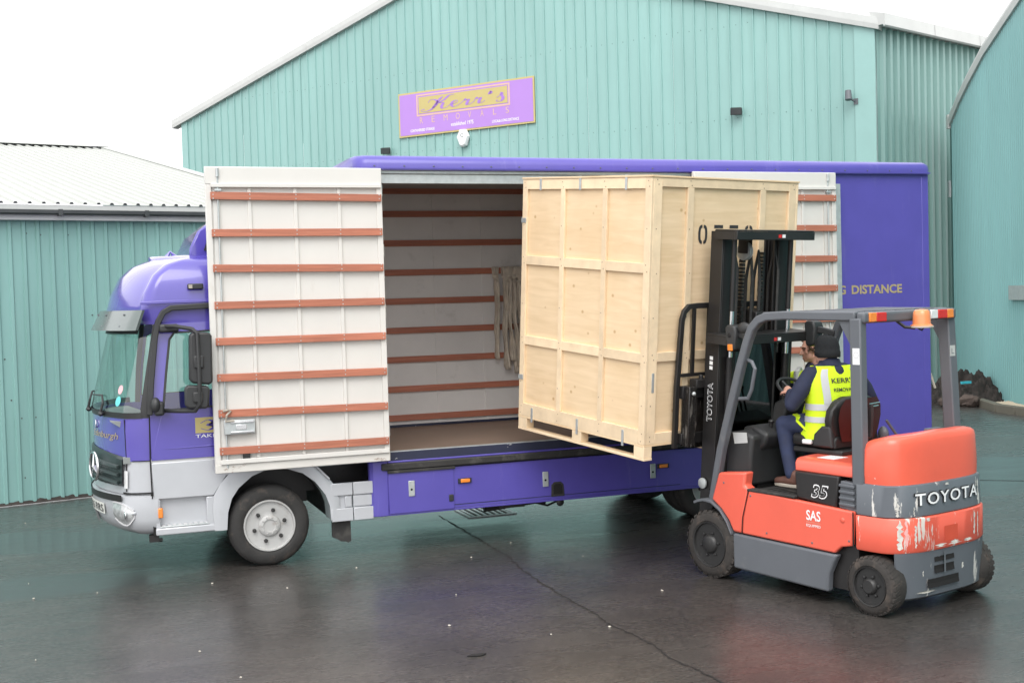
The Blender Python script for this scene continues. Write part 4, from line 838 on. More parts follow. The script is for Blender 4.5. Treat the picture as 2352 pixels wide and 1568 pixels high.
mk('front_bulkhead', B().box(1.06, 1.10, .0, W_, 1.0, 3.93), M_PURPLE, lorry); mk('front_lining', B().box(1.10, 1.115, .02, W_ - .02, 1.05, 3.92), M_WHITEIN, lorry)
mk('front_corner_post', B().prism([(1.02, .0 + .05), (1.05, .01), (1.10, -.004), (1.20, -.004), (1.20, .08), (1.02, .12)], .395, .955, 'z').prism([(1.06, .02), (1.10, -.004), (1.225, -.004), (1.225, .06), (1.06, .06)], .955, 3.90, 'z'), M_PURPLE, lorry, bevel=.008)
mk('cargo_floor', B().box(1.10, XR, .015, W_ - .02, .97, 1.035), M_PLYFLOOR, lorry)
mk('floor_edge', B().box(1.226, 6.6, -.006, .02, .955, 1.045), M_NAVY, lorry, bevel=.004)
mk('floor_lip', B().box(1.226, 4.7, -.004, .05, 1.045, 1.052), M_STEEL, lorry)
bw = mk('far_side_wall', B().box(1.10, XR, W_ - .03, W_, 1.0, 3.93), M_WHITEIN, lorry)
for x in [1.83 - .62 + k * .625 for k in range(11)]:
    mk('wall_stud', B().box(x, x + .04, W_ - .042, W_ - .03, 1.04, 3.95), M_WHITEIN, bw)
for k in range(9):
    z = 3.865 - k * .3485; z = [3.87, 3.59, 3.235, 2.88, 2.53, 2.175, 1.82, 1.46, 1.11][k]
    mk('batten', B().box(1.12, XR - .05, W_ - .062, W_ - .042, z, z + .075), M_BATTEN, bw, bevel=.003)
mk('floor_fillet', B().box(1.12, XR - .05, W_ - .06, W_ - .03, 1.036, 1.065), M_NAVY, bw)
mk('roof_lining', B().box(1.1, XR - .02, .05, W_ - .03, 3.935, 3.943), mat('grey_roof_lining', (.42, .41, .39), .6), lorry)
mk('rear_wall', B().box(XR - .04, XR, .0, W_, .97, 3.93), M_PURPLE, lorry)
sidep = mk('side_panel', B().box(4.74, 6.605, -.003, .03, .96, 3.90).box(6.605, XR, -.0095, .03, .41, 3.90), M_PURPLE, lorry)
mk('rear_corner_post', B().box(XR - .10, XR + .006, -.012, .05, .40, 3.90), M_PURPLE, lorry, bevel=.012)
text('side_lettering', 'DISTANCE', .71, .105, (6.82, -.0125, 2.50), X, Z, M_GOLD, sidep, offset=.03); text('side_lettering', 'LONG', .38, .105, (6.36, -.0125, 2.50), X, Z, M_GOLD, sidep, offset=.03); text('side_lettering', 'LOCAL &', .62, .105, (5.65, -.0125, 2.50), X, Z, M_GOLD, sidep, offset=.03)
mk('side_stripe', B().box(4.9, 7.40, -.0125, -.003, 2.27, 2.305), M_GOLD, sidep, smooth=0)
# skirt and fittings
sk = mk('skirt_panel', B().prism([(1.20, .42), (1.20, .845), (XR, .845), (XR, .42)], -.003, .02, 'y').box(1.20, XR, .0, .03, .395, .42), M_PURPLE, lorry, bevel=.004)
mk('skirt_return', B().box(1.20, XR, .03, .05, .40, .95), M_BLACK, lorry)
rubr = mk('rub_rail', B().box(1.13, 6.6, -.035, .0, .862, .935), M_RUB, lorry, bevel=.012)
mk('sill_bead', B().box(1.2, 6.6, -.018, .0, .936, .955), M_PURPLE, lorry, bevel=.004)
lk = mk('locker_door', B().box(1.205, 1.895, -.012, -.003, .415, .83), M_PURPLE, lorry, bevel=.003)
mk('locker_hinge', B().box(1.19, 1.91, -.03, -.010, .83, .858), M_RUB, lk, bevel=.004)
mk('locker_latch', B().box(1.835, 1.885, -.024, -.012, .495, .565), M_PLASTIC, lk, bevel=.006)
mk('skirt_fold', B().box(1.2, 4.52, -.007, -.003, .452, .458), M_NAVY, sk)
def anchor(x, z):
    a = mk('anchor_plate', B().box(x, x + .065, -.020, -.011, z, z + .16), M_STEEL, lorry, bevel=.012)
    mk('anchor_hole', B().lathe([(.012, -.0215), (.012, -.018), (.001, -.018)], (x + .03, 0, z + .07), 'y', 10), M_CRACK, a)
anchor(1.408, .58); anchor(2.88, .56); anchor(4.15, .55)
for x, z in ((1.94, .672), (4.235, .652)):
    a = mk('marker_lamp', B().box(x, x + .145, -.022, -.003, z, z + .05), M_PLASTIC, lorry, bevel=.004); mk('marker_lens', B().box(x + .025, x + .125, -.032, -.021, z + .006, z + .044), M_LAMPO, a, bevel=.006)
vent = [(2.975, .445), (2.98, .57), (3.01, .60), (3.09, .60), (3.12, .57), (3.13, .445)]
fl = mk('filler_recess', B().prism(vent, -.012, -.002, 'y'), M_RUB, lorry, bevel=.006); mk('filler_hollow', B().prism([(3.0, .47), (3.005, .56), (3.025, .58), (3.08, .58), (3.10, .56), (3.105, .47)], -.016, -.0125, 'y'), M_CRACK, fl)

# ---- folded-back cargo doors (inner faces outwards)
def cargo_door(name, x0, x1, y, tilt, free_left, label_batten=None):
    d = bpy.data.objects.new(name, None); COL.objects.link(d); d.parent = lorry; d.location = (x1 if free_left else x0, y, .975); d.rotation_euler = (0, 0, tilt)
    wd_ = x1 - x0; o = -wd_ if free_left else 0.0                                      # local x from o to o+wd_
    H_ = 2.93; sh = .035
    M_ = M_WHITE
    mk('door_skin', B().box(o, o + wd_, .0, .035, 0, H_), M_, d, bevel=.004)
    mk('outer_face', B().box(o + .005, o + wd_ - .005, .035, .04, .01, H_ - .01), M_PURPLE, d)
    f0 = -.022
    mk('top_rail', B().box(o, o + wd_, f0 - .004, 0, H_ - .17, H_ - .004), M_, d, bevel=.006); mk('top_ledge', B().box(o + .05, o + wd_ - .01, f0 - .022, f0 - .004, H_ - .20, H_ - .165), M_, d, bevel=.004)
    mk('bottom_rail', B().box(o, o + wd_, f0 - .004, 0, .0, .085), mat('rusty_white_rail', (0.64, 0.62, 0.58), .6, var=.05, dirt=((0.20, 0.105, 0.06), 7, .60, .68, (1, 1, 1.6))), d, bevel=.006); mk('bottom_ledge', B().box(o + .05, o + wd_ - .01, f0 - .024, f0 - .004, .085, .13), M_, d, bevel=.004)
    e = .055
    mk('end_stile', B().box(o, o + e, f0, 0, .085, H_ - .17), M_, d, bevel=.004); mk('end_stile', B().box(o + wd_ - e, o + wd_, f0, 0, .085, H_ - .17), M_, d, bevel=.004)
    st = [.24, .497, .747] if free_left else [.26, .51, .76]
    for s_ in st: mk('stud', B().box(o + wd_ * s_ - .017, o + wd_ * s_ + .017, f0 + .004, 0, .13, H_ - .20), M_, d, bevel=.003)
    rx = o + .115 if free_left else o + wd_ - .115
    mk('lock_channel', B().box(rx - .045, rx + .02, f0 + .008, 0, .13, H_ - .2), mat('grey_white_channel', (.62, .61, .58), .5), d); mk('lock_rod', B().tube([(rx, f0 - .004, .05), (rx, f0 - .004, H_ - .05)], .009, 8), M_STEEL, d)
    for i, z in enumerate((2.61, 2.265, 1.92, 1.575, 1.23, .88, .535, .18)):
        ja = random.Random(i + (0 if free_left else 40)).uniform(-.006, .006)
        b = B(); b.add([(o + .045, f0 - .026, z + ja), (o + wd_ - .012, f0 - .026, z - ja - .012), (o + wd_ - .012, f0 - .026, z - ja + .060), (o + .045, f0 - .026, z + ja + .072),
                        (o + .045, f0 - .002, z + ja), (o + wd_ - .012, f0 - .002, z - ja - .012), (o + wd_ - .012, f0 - .002, z - ja + .060), (o + .045, f0 - .002, z + ja + .072)],
                       [(0, 3, 2, 1), (4, 5, 6, 7), (0, 1, 5, 4), (1, 2, 6, 5), (2, 3, 7, 6), (3, 0, 4, 7)])
        bt = mk('batten', b, M_BATTEN, d, bevel=.003)
    nb = B()
    for z in (2.61, 2.265, 1.92, 1.575, 1.23, .88, .535, .18):
        for s_ in [.04] + st + [.98]:
            for dz in (.012, .05): nb.ell((o + wd_ * s_, f0 - .0265, z + dz), (.0065, .003, .0065), 6, 4)
    struct(mk('nail_heads', nb, M_STEEL, d, smooth=0), 'stuff')
    mk('rod_guide', B().box(rx - .03, rx + .03, f0 - .03, f0, H_ - .235, H_ - .215).tube([(rx, f0 - .015, H_ - .02), (rx, f0 - .015, H_ - .1)], .016, 8), M_STEEL, d)
    return d, o, f0, rx
d1, o1, f1, rx1 = cargo_door('cargo_door', -.522, 1.20, -.10, R(.6), True)
lbx = mk('lock_box', B().box(o1 + .09, o1 + .385, f1 - .045, f1 - .003, .37, .51), M_STEEL, d1, bevel=.008)
mk('lock_slider', B().box(o1 + .15, o1 + .37, f1 - .058, f1 - .045, .385, .40).box(o1 + .15, o1 + .37, f1 - .058, f1 - .045, .48, .495).box(o1 + .20, o1 + .30, f1 - .055, f1 - .045, .415, .465), M_CHROME, d1, bevel=.003)
mk('rope_tie', B().tube([(rx1 - .03, f1 - .04, .60), (rx1 + .01, f1 - .06, .61), (rx1 + .04, f1 - .04, .60), (rx1, f1 - .06, .56), (rx1 - .01, f1 - .05, .50), (rx1 + .07, f1 - .06, .505)], .012, 6), M_SOLE, d1)
mk('floor_bolt', B().box(o1 + .26, o1 + .33, f1 - .02, f1 - .001, .13, .19), M_BLACK, d1)
for k in range(5): mk('hinge', B().tube([(-.002, -.0, .25 + k * .6), (-.002, 0, .37 + k * .6)], .014, 8), M_STEEL, d1)
d2, o2, f2, rx2 = cargo_door('cargo_door', 4.73, 6.56, -.075, R(-.4), False)
mk('edge_strip', B().box(1.83, 1.90, -.01, .035, -.0, 2.80), M_STEEL, d2, bevel=.003)
# ---- webbing straps tied to a batten inside the body
rnd = random.Random(21)
for k, (x, ln) in enumerate(((3.24, 1.12), (3.36, 1.25), (3.42, 1.15), (3.48, 1.30), (3.54, 1.22), (3.60, 1.36), (3.67, 1.2))):
    y = W_ - .085; zt = 2.96
    b = B(); rows = []; n = 26
    for i in range(n + 1):
        t = i / n; z = zt - ln * t; wv = .045 - .02 * min(1, t * 9) if t < .12 else .022 + .006 * math.sin(t * 13 + k) + .005 * rnd.random()
        cx = x + .012 * math.sin(t * 4 + k * 1.7) * t + .004 * math.sin(t * 17 + k); cy = y - .015 - .02 * math.sin(t * 7 + k) ** 2
        rows.append([(cx - wv, cy + .012, z), (cx - wv * .4, cy - .016, z), (cx + wv * .3, cy - .004, z), (cx + wv, cy - .018, z)])
    b.grid(rows); b.grid([[(p[0] + .016 * math.sin(i * .3 + k), p[1] - .012, p[2] - .03) for p in r] for i, r in enumerate(rows[3:])])
    st = thing('hanging_strap', '', 'strap', (0, 0, 0), group='webbing straps tied to the far wall batten')
    st['label'] = ['short separate grey strap hanging leftmost from the batten inside the lorry', 'second grey webbing strap from the left inside the lorry', 'third grey webbing strap from the left inside the lorry', 'fourth grey webbing strap from the left inside the lorry', 'fifth grey webbing strap from the left inside the lorry', 'sixth grey webbing strap from the left, beside the crate edge', 'last grey webbing strap on the right, mostly behind the crate'][k]
    mk('webbing', b, M_STRAP, st, smooth=60, solid=.003)
    mk('knot', B().ell((x, y - .02, zt - .12), (.042, .028, .028), 10, 6).box(x - .04, x + .04, y - .012, y - .004, zt - .10, zt + .005), M_STRAP, st, bevel=.004)

# ================================================================== FORKLIFT
FA = R(105.2)
FO = Vector((4.439, -3.028, 0))                       # local: x forwards, y left, z up; origin between the axles on the ground
fmx = Matrix.Translation(FO) @ Matrix.Rotation(FA, 4, 'Z')
fork = thing('forklift', 'orange and grey electric forklift truck lifting the plywood crate', 'forklift', mtx=fmx)
def both(fn):
    for sg in (1, -1): fn(sg)
# body sides
red_side = [(.49, .455), (-.53, .44), (-.60, .50), (-.70, .52), (-.725, .80), (.40, .85), (.475, .60)]
cowl_side = [(.86, .715), (.765, .965), (.43, 1.0), (.455, .88), (.405, .852), (.478, .60), (.492, .455), (.60, .455), (.655, .55), (.745, .64)]
skirt_side = [(.60, .445), (.60, .135), (-.46, .11), (-.47, .26), (-.52, .36), (-.56, .43)]
def sides(sg):
    y0, y1 = (.60, .65) if sg > 0 else (-.65, -.60)
    sp_ = mk('side_panel', B().prism(red_side, y0, y1, 'y'), M_RED, fork, bevel=.014, seg=3)
    mk('front_cowl', B().prism(cowl_side, y0 - .06 * (sg > 0), y1 + .06 * (sg < 0) , 'y'), M_RED, fork, bevel=.02, seg=3)
    mk('side_skirt', B().prism(skirt_side, y0 - .02, y1 + .005, 'y') if sg > 0 else B().prism(skirt_side, y0 - .005, y1 + .02, 'y'), M_GREY, fork, bevel=.02, seg=3)
    fp = [(1.075, .675), (1.03, .695), (.95, .712), (.86, .705), (.75, .645), (.665, .55), (.61, .45)]
    mk('mudguard', B().loft([[(x, y, z) for x, z in fp] + [(x * .985 + .01, y, z - .025) for x, z in fp[::-1]] for y in (sg * .40, sg * .67)]), M_GREY, fork, bevel=.004)
both(sides)
mk('side_plug', B().ell((-.62, .652, .72), (.022, .006, .022), 10, 6), M_RED, fork)
mk('chassis', B().box(-.72, .60, -.58, .58, .14, .80).box(.55, 1.02, -.38, .38, .2, .95), M_BLACK, fork)
mk('floor_plate', B().box(-.12, .46, -.58, .60, .80, .835), M_RUB, fork, bevel=.006)
mk('step_edge', B().box(-.12, .42, .56, .655, .836, .858), M_RUB, fork, bevel=.006)
for k in range(8): mk('floor_rib', B().box(-.08 + k * .06, -.055 + k * .06, .1, .57, .835, .841), M_RUB, fork, smooth=0)
# battery box with seat on top
mk('battery_panel', B().prism([(-.115, .84), (-.10, 1.06), (-.56, 1.06), (-.53, .805)], .50, .62, 'y').box(-.70, -.11, -.58, .5, .80, 1.06), M_BLACK, fork, bevel=.012)
mk('battery_cover', B().loft([[(x, y * k, z) for x, y in ((-.04, .40), (-.07, .58), (-.70, .60), (-.70, -.60), (-.07, -.58), (-.04, -.40))] for z, k in ((1.06, 1), (1.13, 1.0), (1.16, .96), (1.17, .88))]), M_RED, fork, bevel=.012, smooth=50)
mk('cover_label', B().box(-.40, -.22, .30, .48, 1.171, 1.173), M_WHITEP, fork)
lv = mk('louvre_panel', B().prism([(-.555, .81), (-.575, 1.03), (-.745, 1.02), (-.745, .79)], .54, .615, 'y'), M_GREY, fork, bevel=.008)
for k in range(4):
    z = .835 + k * .05
    mk('louvre_blade', B().prism([(-.57, z), (-.57, z + .022), (-.72, z + .018), (-.72, z - .004)], .612, .634, 'y'), M_GREY, lv, bevel=.005)
text('number_outline', '35', .185, .115, (-.275, .6235, .86), (-1, 0, 0), Z, M_WHITEP, fork, offset=.035, shear=.25)
text('number_fill', '35', .165, .095, (-.285, .6250, .87), (-1, 0, 0), Z, M_BLACK, fork, offset=.005, shear=.25)
text('badge_lettering', 'SAS', .15, .085, (-.245, .6525, .675), (-1, 0, 0), Z, M_WHITEP, fork, offset=.02)
text('badge_small_lettering', 'System of Active Stability', .15, .016, (-.245, .6525, .652), (-1, 0, 0), Z, M_SIGNPK, fork)
text('badge_lettering', 'EQUIPPED', .15, .026, (-.245, .6525, .618), (-1, 0, 0), Z, M_WHITEP, fork, offset=.01)

for x, z in ((.38, .80), (.2, .50), (-.3, .49), (-.68, .56), (.70, .88)): mk('panel_bolt', B().ell((x, .651, z), (.010, .004, .010), 8, 5), M_GREY, fork)
mk('panel_gap', B().sweep([(.40, .6525, .85), (.476, .6525, .60), (.49, .6525, .456)], .008, .004, (0, 1, 0)), M_CRACK, fork, smooth=0)
mk('panel_gap', B().sweep([(-.7265, .655, .52), (-.7285, .655, .80)], .010, .006, (0, 1, 0)), M_CRACK, fork, smooth=0)
# counterweight
def cw_ring(z, hw=.62, xr=-1.24, x0=-.735, e=3.0, n=28, k=1.0):
    pts = [(x0, hw * k, z)]
    for i in range(n + 1):
        u = 1 - 2 * i / n; u = math.copysign(1 - (1 - abs(u)) ** 1.7, u)
        xs = x0 - .12
        pts.append((xs - (xs - xr) * k * max(0, 1 - abs(u) ** e) ** (1 / e), hw * k * u, z))
    pts.append((x0, -hw * k, z)); return pts
cw = mk('counterweight', B().loft([cw_ring(.50, .62, -1.165), cw_ring(.52, .63, -1.18), cw_ring(.765, .63, -1.18), cw_ring(.775, .622, -1.17)]), M_REDSCR, fork, smooth=45)
mk('counterweight_band', B().loft([cw_ring(.775, .61, -1.155), cw_ring(.785, .62, -1.165), cw_ring(1.02, .615, -1.155), cw_ring(1.03, .605, -1.145)]), M_GREYSCR, cw, smooth=45)
hood = [(1.03, .61, 1.0), (1.10, .615, 1.0), (1.20, .612, .995), (1.29, .605, .98), (1.34, .60, .96), (1.375, .585, .91), (1.392, .56, .82), (1.402, .50, .66), (1.406, .40, .45)]
mk('rear_hood', B().loft([[(x, y, z + .02 * (1 - abs(y) / .62) * (1 if z > 1.3 else 0) - (.05 * max(0, (x + .95) / .2) if z > 1.3 else 0)) for x, y, z in cw_ring(z, hw / k * .97, -1.13, -.76 if z < 1.3 else -.76 - (z - 1.3) * .3, 3.0, 28, k)] for z, hw, k in hood]), M_REDHOOD, cw, smooth=60)
mk('hood_handle', B().loft([[(-.96, .05, 1.432), (-1.0, .05, 1.432), (-1.0, .05, 1.41), (-.96, .05, 1.41)], [(-.96, -.12, 1.43), (-1.0, -.12, 1.43), (-1.0, -.12, 1.41), (-.96, -.12, 1.41)]]), M_GREY, cw, bevel=.004)
low = [(x, y) for x, y, z in cw_ring(0, .635, -1.15) if x < -1.055]
low = [(-1.04, low[0][1])] + low + [(-1.04, low[-1][1])]
mk('counterweight_base', B().loft([[(x + dx, y * ky, z) for x, y in low] for z, dx, ky in ((.115, .05, .96), (.14, .015, .99), (.30, 0, 1), (.503, -.01, 1.02))]), M_GREYSCR, cw, smooth=45)
def on_cw(y, z, xr=-1.165, hw=.62, g=.004):
    xs = -.735 - .12; u = max(-1, min(1, y / hw)); return (xs - (xs - xr) * max(0, 1 - abs(u) ** 3.0) ** (1 / 3.0) - g, y, z)
text('maker_lettering_edge', 'TOYOTA', 1, 1, (0, 0, 0), X, Z, M_BLACK, cw, fn=lambda x, y: on_cw(.425 - .80 * x, .862 + .108 * y, g=.006), offset=.045, space=1.12)
text('maker_lettering', 'TOYOTA', 1, 1, (0, 0, 0), X, Z, M_WHITEP, cw, fn=lambda x, y: on_cw(.418 - .785 * x, .868 + .095 * y, g=.012), offset=.012, space=1.15)
for z0, z1, y0, y1 in ((.405, .475, .21, -.04), (.315, .375, .21, -.04), (.205, .275, .29, -.10)):
    mk('rear_slot', B().loft([[(on_cw(y, 0, -1.15, .635)[0] - dx, y, z) for y in [y0 + (y1 - y0) * k / 6 for k in range(7)] for _ in (0,)] for z, dx in ((z0, .009), ((z0 + z1) / 2, .003), (z1, .003))], closed=False), M_CRACK, cw, smooth=0)
def scrape(y, z0, z1, wd_, seed, xr=-1.18, hw=.63, mt=None):
    rr = random.Random(seed); n = 14; L_, R_ = [], []
    for k in range(n + 1):
        z = z0 + (z1 - z0) * k / n; w0 = wd_ * (.25 + .75 * rr.random()) * (1 if 0 < k < n else .2); o_ = rr.uniform(-.006, .006)
        L_.append(on_cw(y + o_ + w0 / 2, z, xr, hw, .0022)); R_.append(on_cw(y + o_ - w0 / 2, z, xr, hw, .0022))
    mk('paint_scrape', B().grid([L_, R_]), mt or mat('scraped_metal', (.62, .60, .55), .5, var=.25, vs=18), cw, smooth=0)
M_FADE = mat('pink_scuff', (.80, .42, .40), .5, var=.15, vs=15)
for a in ((.545, .53, .765, .045, 1), (.50, .55, .77, .03, 2, -1.18, .63, M_FADE), (.425, .54, .72, .022, 3), (.30, .74, .768, .05, 4), (-.30, .56, .76, .03, 5), (-.36, .53, .74, .02, 6), (.16, .522, .548, .16, 7), (-.02, .522, .552, .20, 8), (-.20, .522, .545, .15, 9)): scrape(*a)
for a in ((.545, .79, .90, .025, 11, -1.165, .62), (.42, .79, .86, .018, 12, -1.165, .62), (-.40, .82, 1.0, .03, 13, -1.165, .62), (-.36, .88, 1.02, .015, 14, -1.165, .62), (.05, 1.0, 1.018, .05, 15, -1.165, .62)): scrape(*a)
for a in ((.33, .30, .49, .014, 21, -1.15, .635), (.24, .36, .49, .010, 22, -1.15, .635), (-.16, .30, .49, .03, 23, -1.15, .635), (.30, .17, .185, .25, 24, -1.15, .635)): scrape(*a)
mk('slot_bar', B().loft([[(on_cw(y, 0, -1.15, .635)[0] - .02, y, z) for y in (.11, .09)] for z in (.31, .48)], closed=False), M_GREY, cw)
mk('tow_pin_recess', B().loft([[on_cw(y, z, -1.18, .63, .003) for y in (.11, .03, -.06)] for z in (.56, .68)], closed=False), mat('recess_red', (.62, .085, .045), .45), cw, smooth=0)

# wheels
def fork_wheel(name, x, sg, r, wd, lugs):
    t = mk(name, B().lathe([(r * .66, .004), (r * .70, -.006), (r * .84, -.004), (r * .95, .012), (r * .985, .035), (r * .985, wd - .03), (r * .9, wd), (r * .6, wd)], (0, 0, 0), 'y', 40, False), M_TYREMUD, fork, smooth=40)
    t.location = (x, sg * .662, r); t.rotation_euler = (0, 0, math.pi if sg > 0 else 0)
    for k in range(lugs):
        a0 = 2 * math.pi * k / lugs; a1 = a0 + 2 * math.pi / lugs * .58
        def q(a, rr, y): return (rr * math.cos(a), y, rr * math.sin(a))
        tw = .12
        b = B(); b.add([q(a0, r * .93, .004), q(a1, r * .93, .004), q(a1, r * 1.005, .014), q(a0, r * 1.005, .014), q(a0 + tw, r * .97, wd / 2), q(a1 + tw, r * .97, wd / 2), q(a1 + tw, r * 1.005, wd / 2), q(a0 + tw, r * 1.005, wd / 2)],
                       [(0, 1, 2, 3), (4, 7, 6, 5), (0, 3, 7, 4), (1, 5, 6, 2), (3, 2, 6, 7)])
        mk('tread_lug', b, M_TYREMUD, t, smooth=0)
    mk('rim', B().lathe([(r * .69, .01), (r * .665, -.010), (r * .625, -.008), (r * .605, .035), (r * .54, .055), (r * .48, .02), (r * .29, .016), (r * .26, -.014), (r * .21, -.024), (r * .02, -.024)], (0, 0, 0), 'y', 36), M_RIMB, t, smooth=40)
    for k in range(6):
        a = R(k * 60 + 10); mk('wheel_nut', B().lathe([(.013, .02), (.013, -.004), (.004, -.008)], (r * .355 * math.cos(a), 0, r * .355 * math.sin(a)), 'y', 6), M_RIM if lugs < 26 else M_RIMB, t)
    return t
for sg in (1, -1):
    fork_wheel('front_wheel', .885, sg, .305, .24, 26); fork_wheel('rear_wheel', -.885, sg, .235, .18, 30)

# overhead guard
gd = bpy.data.objects.new('overhead_guard', None); COL.objects.link(gd); gd.parent = fork
def guard(sg):
    y = sg * .575
    mk('front_post', B().sweep([(.905, y, .70), (.79, y, 1.16), (.655, y, 1.56), (.525, y, 1.93), (.44, y, 2.14), (.385, y, 2.25), (.30, y, 2.325), (.20, y, 2.355), (.0, y, 2.362), (-.74, y, 2.352)], .075, .07, (0, 1, 0)), M_GREY, gd, bevel=.012, smooth=40)
    mk('rear_post', B().box(-.80, -.69, y - .04, y + .04, .80, 2.335) if sg > 0 else B().bar((-.745, y - .10, .80), (-.745, y + .005, 2.335), .10, .11, (1, 0, 0)), M_GREY, gd, bevel=.012)
    mk('gusset', B().prism([(-.69, 2.10), (-.69, 2.32), (-.56, 2.32)], y - .012, y + .012, 'y'), M_GREY, gd)
    mk('grab_handle', B().tube([(.50, y - sg * .03, 1.98), (.40, y - sg * .0, 1.96), (.365, y, 1.90), (.41, y, 1.72), (.455, y, 1.64), (.56, y, 1.63)], .017, 8), M_GREY, gd) if sg > 0 else None
both(guard)
for k in range(8):
    y = -.46 + k * .13; mk('roof_bar', B().box(-.70, .24, y - .012, y + .012, 2.365, 2.392), M_GREY, gd, bevel=.003)
mk('front_crossbar', B().box(.22, .30, -.54, .54, 2.33, 2.39), M_GREY, gd, bevel=.008)
rbm = mk('rear_crossbar', B().box(-.83, -.745, -.60, .60, 2.295, 2.385), M_GREY, gd, bevel=.022, seg=3)
for sg in (1, -1):
    for k, (m_, a, c) in enumerate(((M_LAMPO, .545, .46), (M_LAMPR, .46, .335))):
        lo_, hi_ = sorted((sg * a, sg * c)); mk('rear_lamp', B().box(-.842, -.80, lo_, hi_, 2.305, 2.378), m_, gd, bevel=.006)
mk('reversing_lamp', B().box(-.842, -.80, -.33, -.24, 2.305, 2.378), M_LAMPW, gd, bevel=.006)
bc = mk('beacon', B().lathe([(.088, 2.255), (.088, 2.262), (.072, 2.27), (.068, 2.34), (.062, 2.372), (.05, 2.385), (.02, 2.39)], (-.92, .0, 0), 'z', 20), M_BEACON, fork, smooth=40)
mk('beacon_base', B().lathe([(.092, 2.24), (.095, 2.248), (.09, 2.256), (.02, 2.256)], (-.92, 0, 0), 'z', 20), M_SOLE, bc)
mk('beacon_arm', B().tube([(-.80, .16, 2.30), (-.84, .11, 2.25), (-.90, .06, 2.24)], .014, 6).tube([(-.92, .05, 2.24), (-.92, 0, 2.22), (-.90, -.06, 2.24)], .006, 6), M_BLACK, bc)
mk('post_label', B().box(-.790, -.722, .6155, .6175, 1.97, 2.10), M_WHITEP, gd, smooth=0)
mk('post_label_mark', B().lathe([(.026, .6182), (.021, .6182), (.021, .6178), (.026, .6178)], (-.756, 0, 2.045), 'y', 16, False), M_GREYTRIM, gd)
mk('post_label', B().box(-.8025, -.8005, -.61, -.54, 1.98, 2.07), M_TRIM, gd, smooth=0)
text('post_label_mark', 'L', .035, .045, (-.8035, -.56, 2.0), (0, -1, 0), Z, M_GREY, gd)
# headlamps on the front posts
def lamp(sg):
    y = sg * .52
    hl = mk('work_lamp', B().prism([(.70, 2.05), (.715, 2.26), (.68, 2.285), (.60, 2.275), (.58, 2.22), (.60, 2.06), (.65, 2.04)], y - .065, y + .065, 'y'), M_PLASTIC, fork, bevel=.018, seg=3)
    mk('lamp_indicator', B().box(.62, .68, y + sg * .062 - .006, y + sg * .062 + .006, 2.052, 2.11), M_LAMPO, hl, bevel=.004)
    mk('lamp_eye', B().ell((.655, y + sg * .066, 2.19), (.022, .006, .022), 10, 6), M_CRACK, hl)
    mk('lamp_bracket', B().bar((.60, y, 2.2), (.42, y + sg * .03, 2.16), .05, .06), M_PLASTIC, hl, bevel=.01)
    if sg > 0: mk('side_mirror', B().ell((.52, y + sg * .02, 2.25), (.075, .03, .055), 12, 8), M_PLASTIC, hl)
both(lamp)
# dash, steering, seat
mk('front_bulkhead', B().loft([[(.83, y, .90), (.81, y, 1.31), (.59, y, 1.345), (.48, y, 1.29), (.51, y, 1.10), (.52, y, .85)] for y in (.50, -.50)]), M_PLASTIC, fork, bevel=.03, seg=3)
mk('side_console', B().loft([[(.70, y, 1.36), (.56, y, 1.385), (.40, y, 1.31), (.43, y, 1.22), (.60, y, 1.08), (.70, y, 1.08)] for y in (.40, .12)]), M_PLASTIC, fork, bevel=.03, seg=3)
mk('console_label', B().add([(.72, .5035, 1.315), (.55, .5035, 1.325), (.54, .5035, 1.235), (.70, .5035, 1.215)], [(0, 1, 2, 3)]), M_TRIM, fork, smooth=0)
for k in range(4): mk('label_line', B().box(.57, .68, .5045, .5055, 1.24 + k * .018, 1.246 + k * .018), M_GREYTRIM, fork, smooth=0)
mk('parking_lever', B().tube([(.50, .25, 1.34), (.49, .25, 1.40)], [.015, .02], 8).ell((.49, .25, 1.41), (.03, .03, .02), 10, 6), M_BLACK, fork)
mk('steering_column', B().loft([[(.66, y, 1.30), (.60, y, 1.56), (.50, y, 1.60), (.42, y, 1.56), (.50, y, 1.35)] for y in (.10, -.14)]).tube([(.52, -.02, 1.5), (.46, -.02, 1.64)], .035, 10), M_PLASTIC, fork, bevel=.025, seg=3)
sc_, sa = Vector((.42, -.02, 1.67)), R(32)
sr_ = [sc_ + Vector((.19 * math.cos(a) * math.cos(sa), .19 * math.sin(a), .19 * math.cos(a) * math.sin(sa))) for a in [k * math.pi / 12 for k in range(25)]]
sw = mk('steering_wheel', B().tube(sr_, .015, 8, caps=False), M_GREYTRIM if False else M_PLASTIC, fork)
for a in (20, 140, 260): mk('wheel_spoke', B().tube([sc_ - Vector((-.02, 0, .03)), sc_ + Vector((.165 * math.cos(R(a)) * math.cos(sa), .165 * math.sin(R(a)), .165 * math.cos(R(a)) * math.sin(sa)))], .011, 6), M_PLASTIC, sw)
for k in range(3): mk('control_lever', B().tube([(.52, -.28 - k * .06, 1.3), (.42, -.28 - k * .06, 1.52)], .01, 6).ell((.42, -.28 - k * .06, 1.53), (.02, .02, .025), 8, 6), M_BLACK, fork)
mk('seat_base', B().box(-.32, .22, -.28, .28, 1.165, 1.215), M_SEAT, fork, bevel=.015)
mk('seat_cushion', B().loft([[(x, y * k, z) for x, y in ((.26, .20), (.24, .26), (-.25, .28), (-.25, -.28), (.24, -.26), (.26, -.20))] for z, k in ((1.215, .95), (1.235, 1), (1.30, 1), (1.325, .9))]), M_SEAT, fork, bevel=.02, seg=3, smooth=50)
for y0 in (.24, -.31): mk('seat_bolster', B().prism([(-.02, 1.23), (-.04, 1.34), (-.12, 1.41), (-.22, 1.42), (-.24, 1.23)], y0, y0 + .07, 'y'), M_PLASTIC, fork, bevel=.02, seg=3)
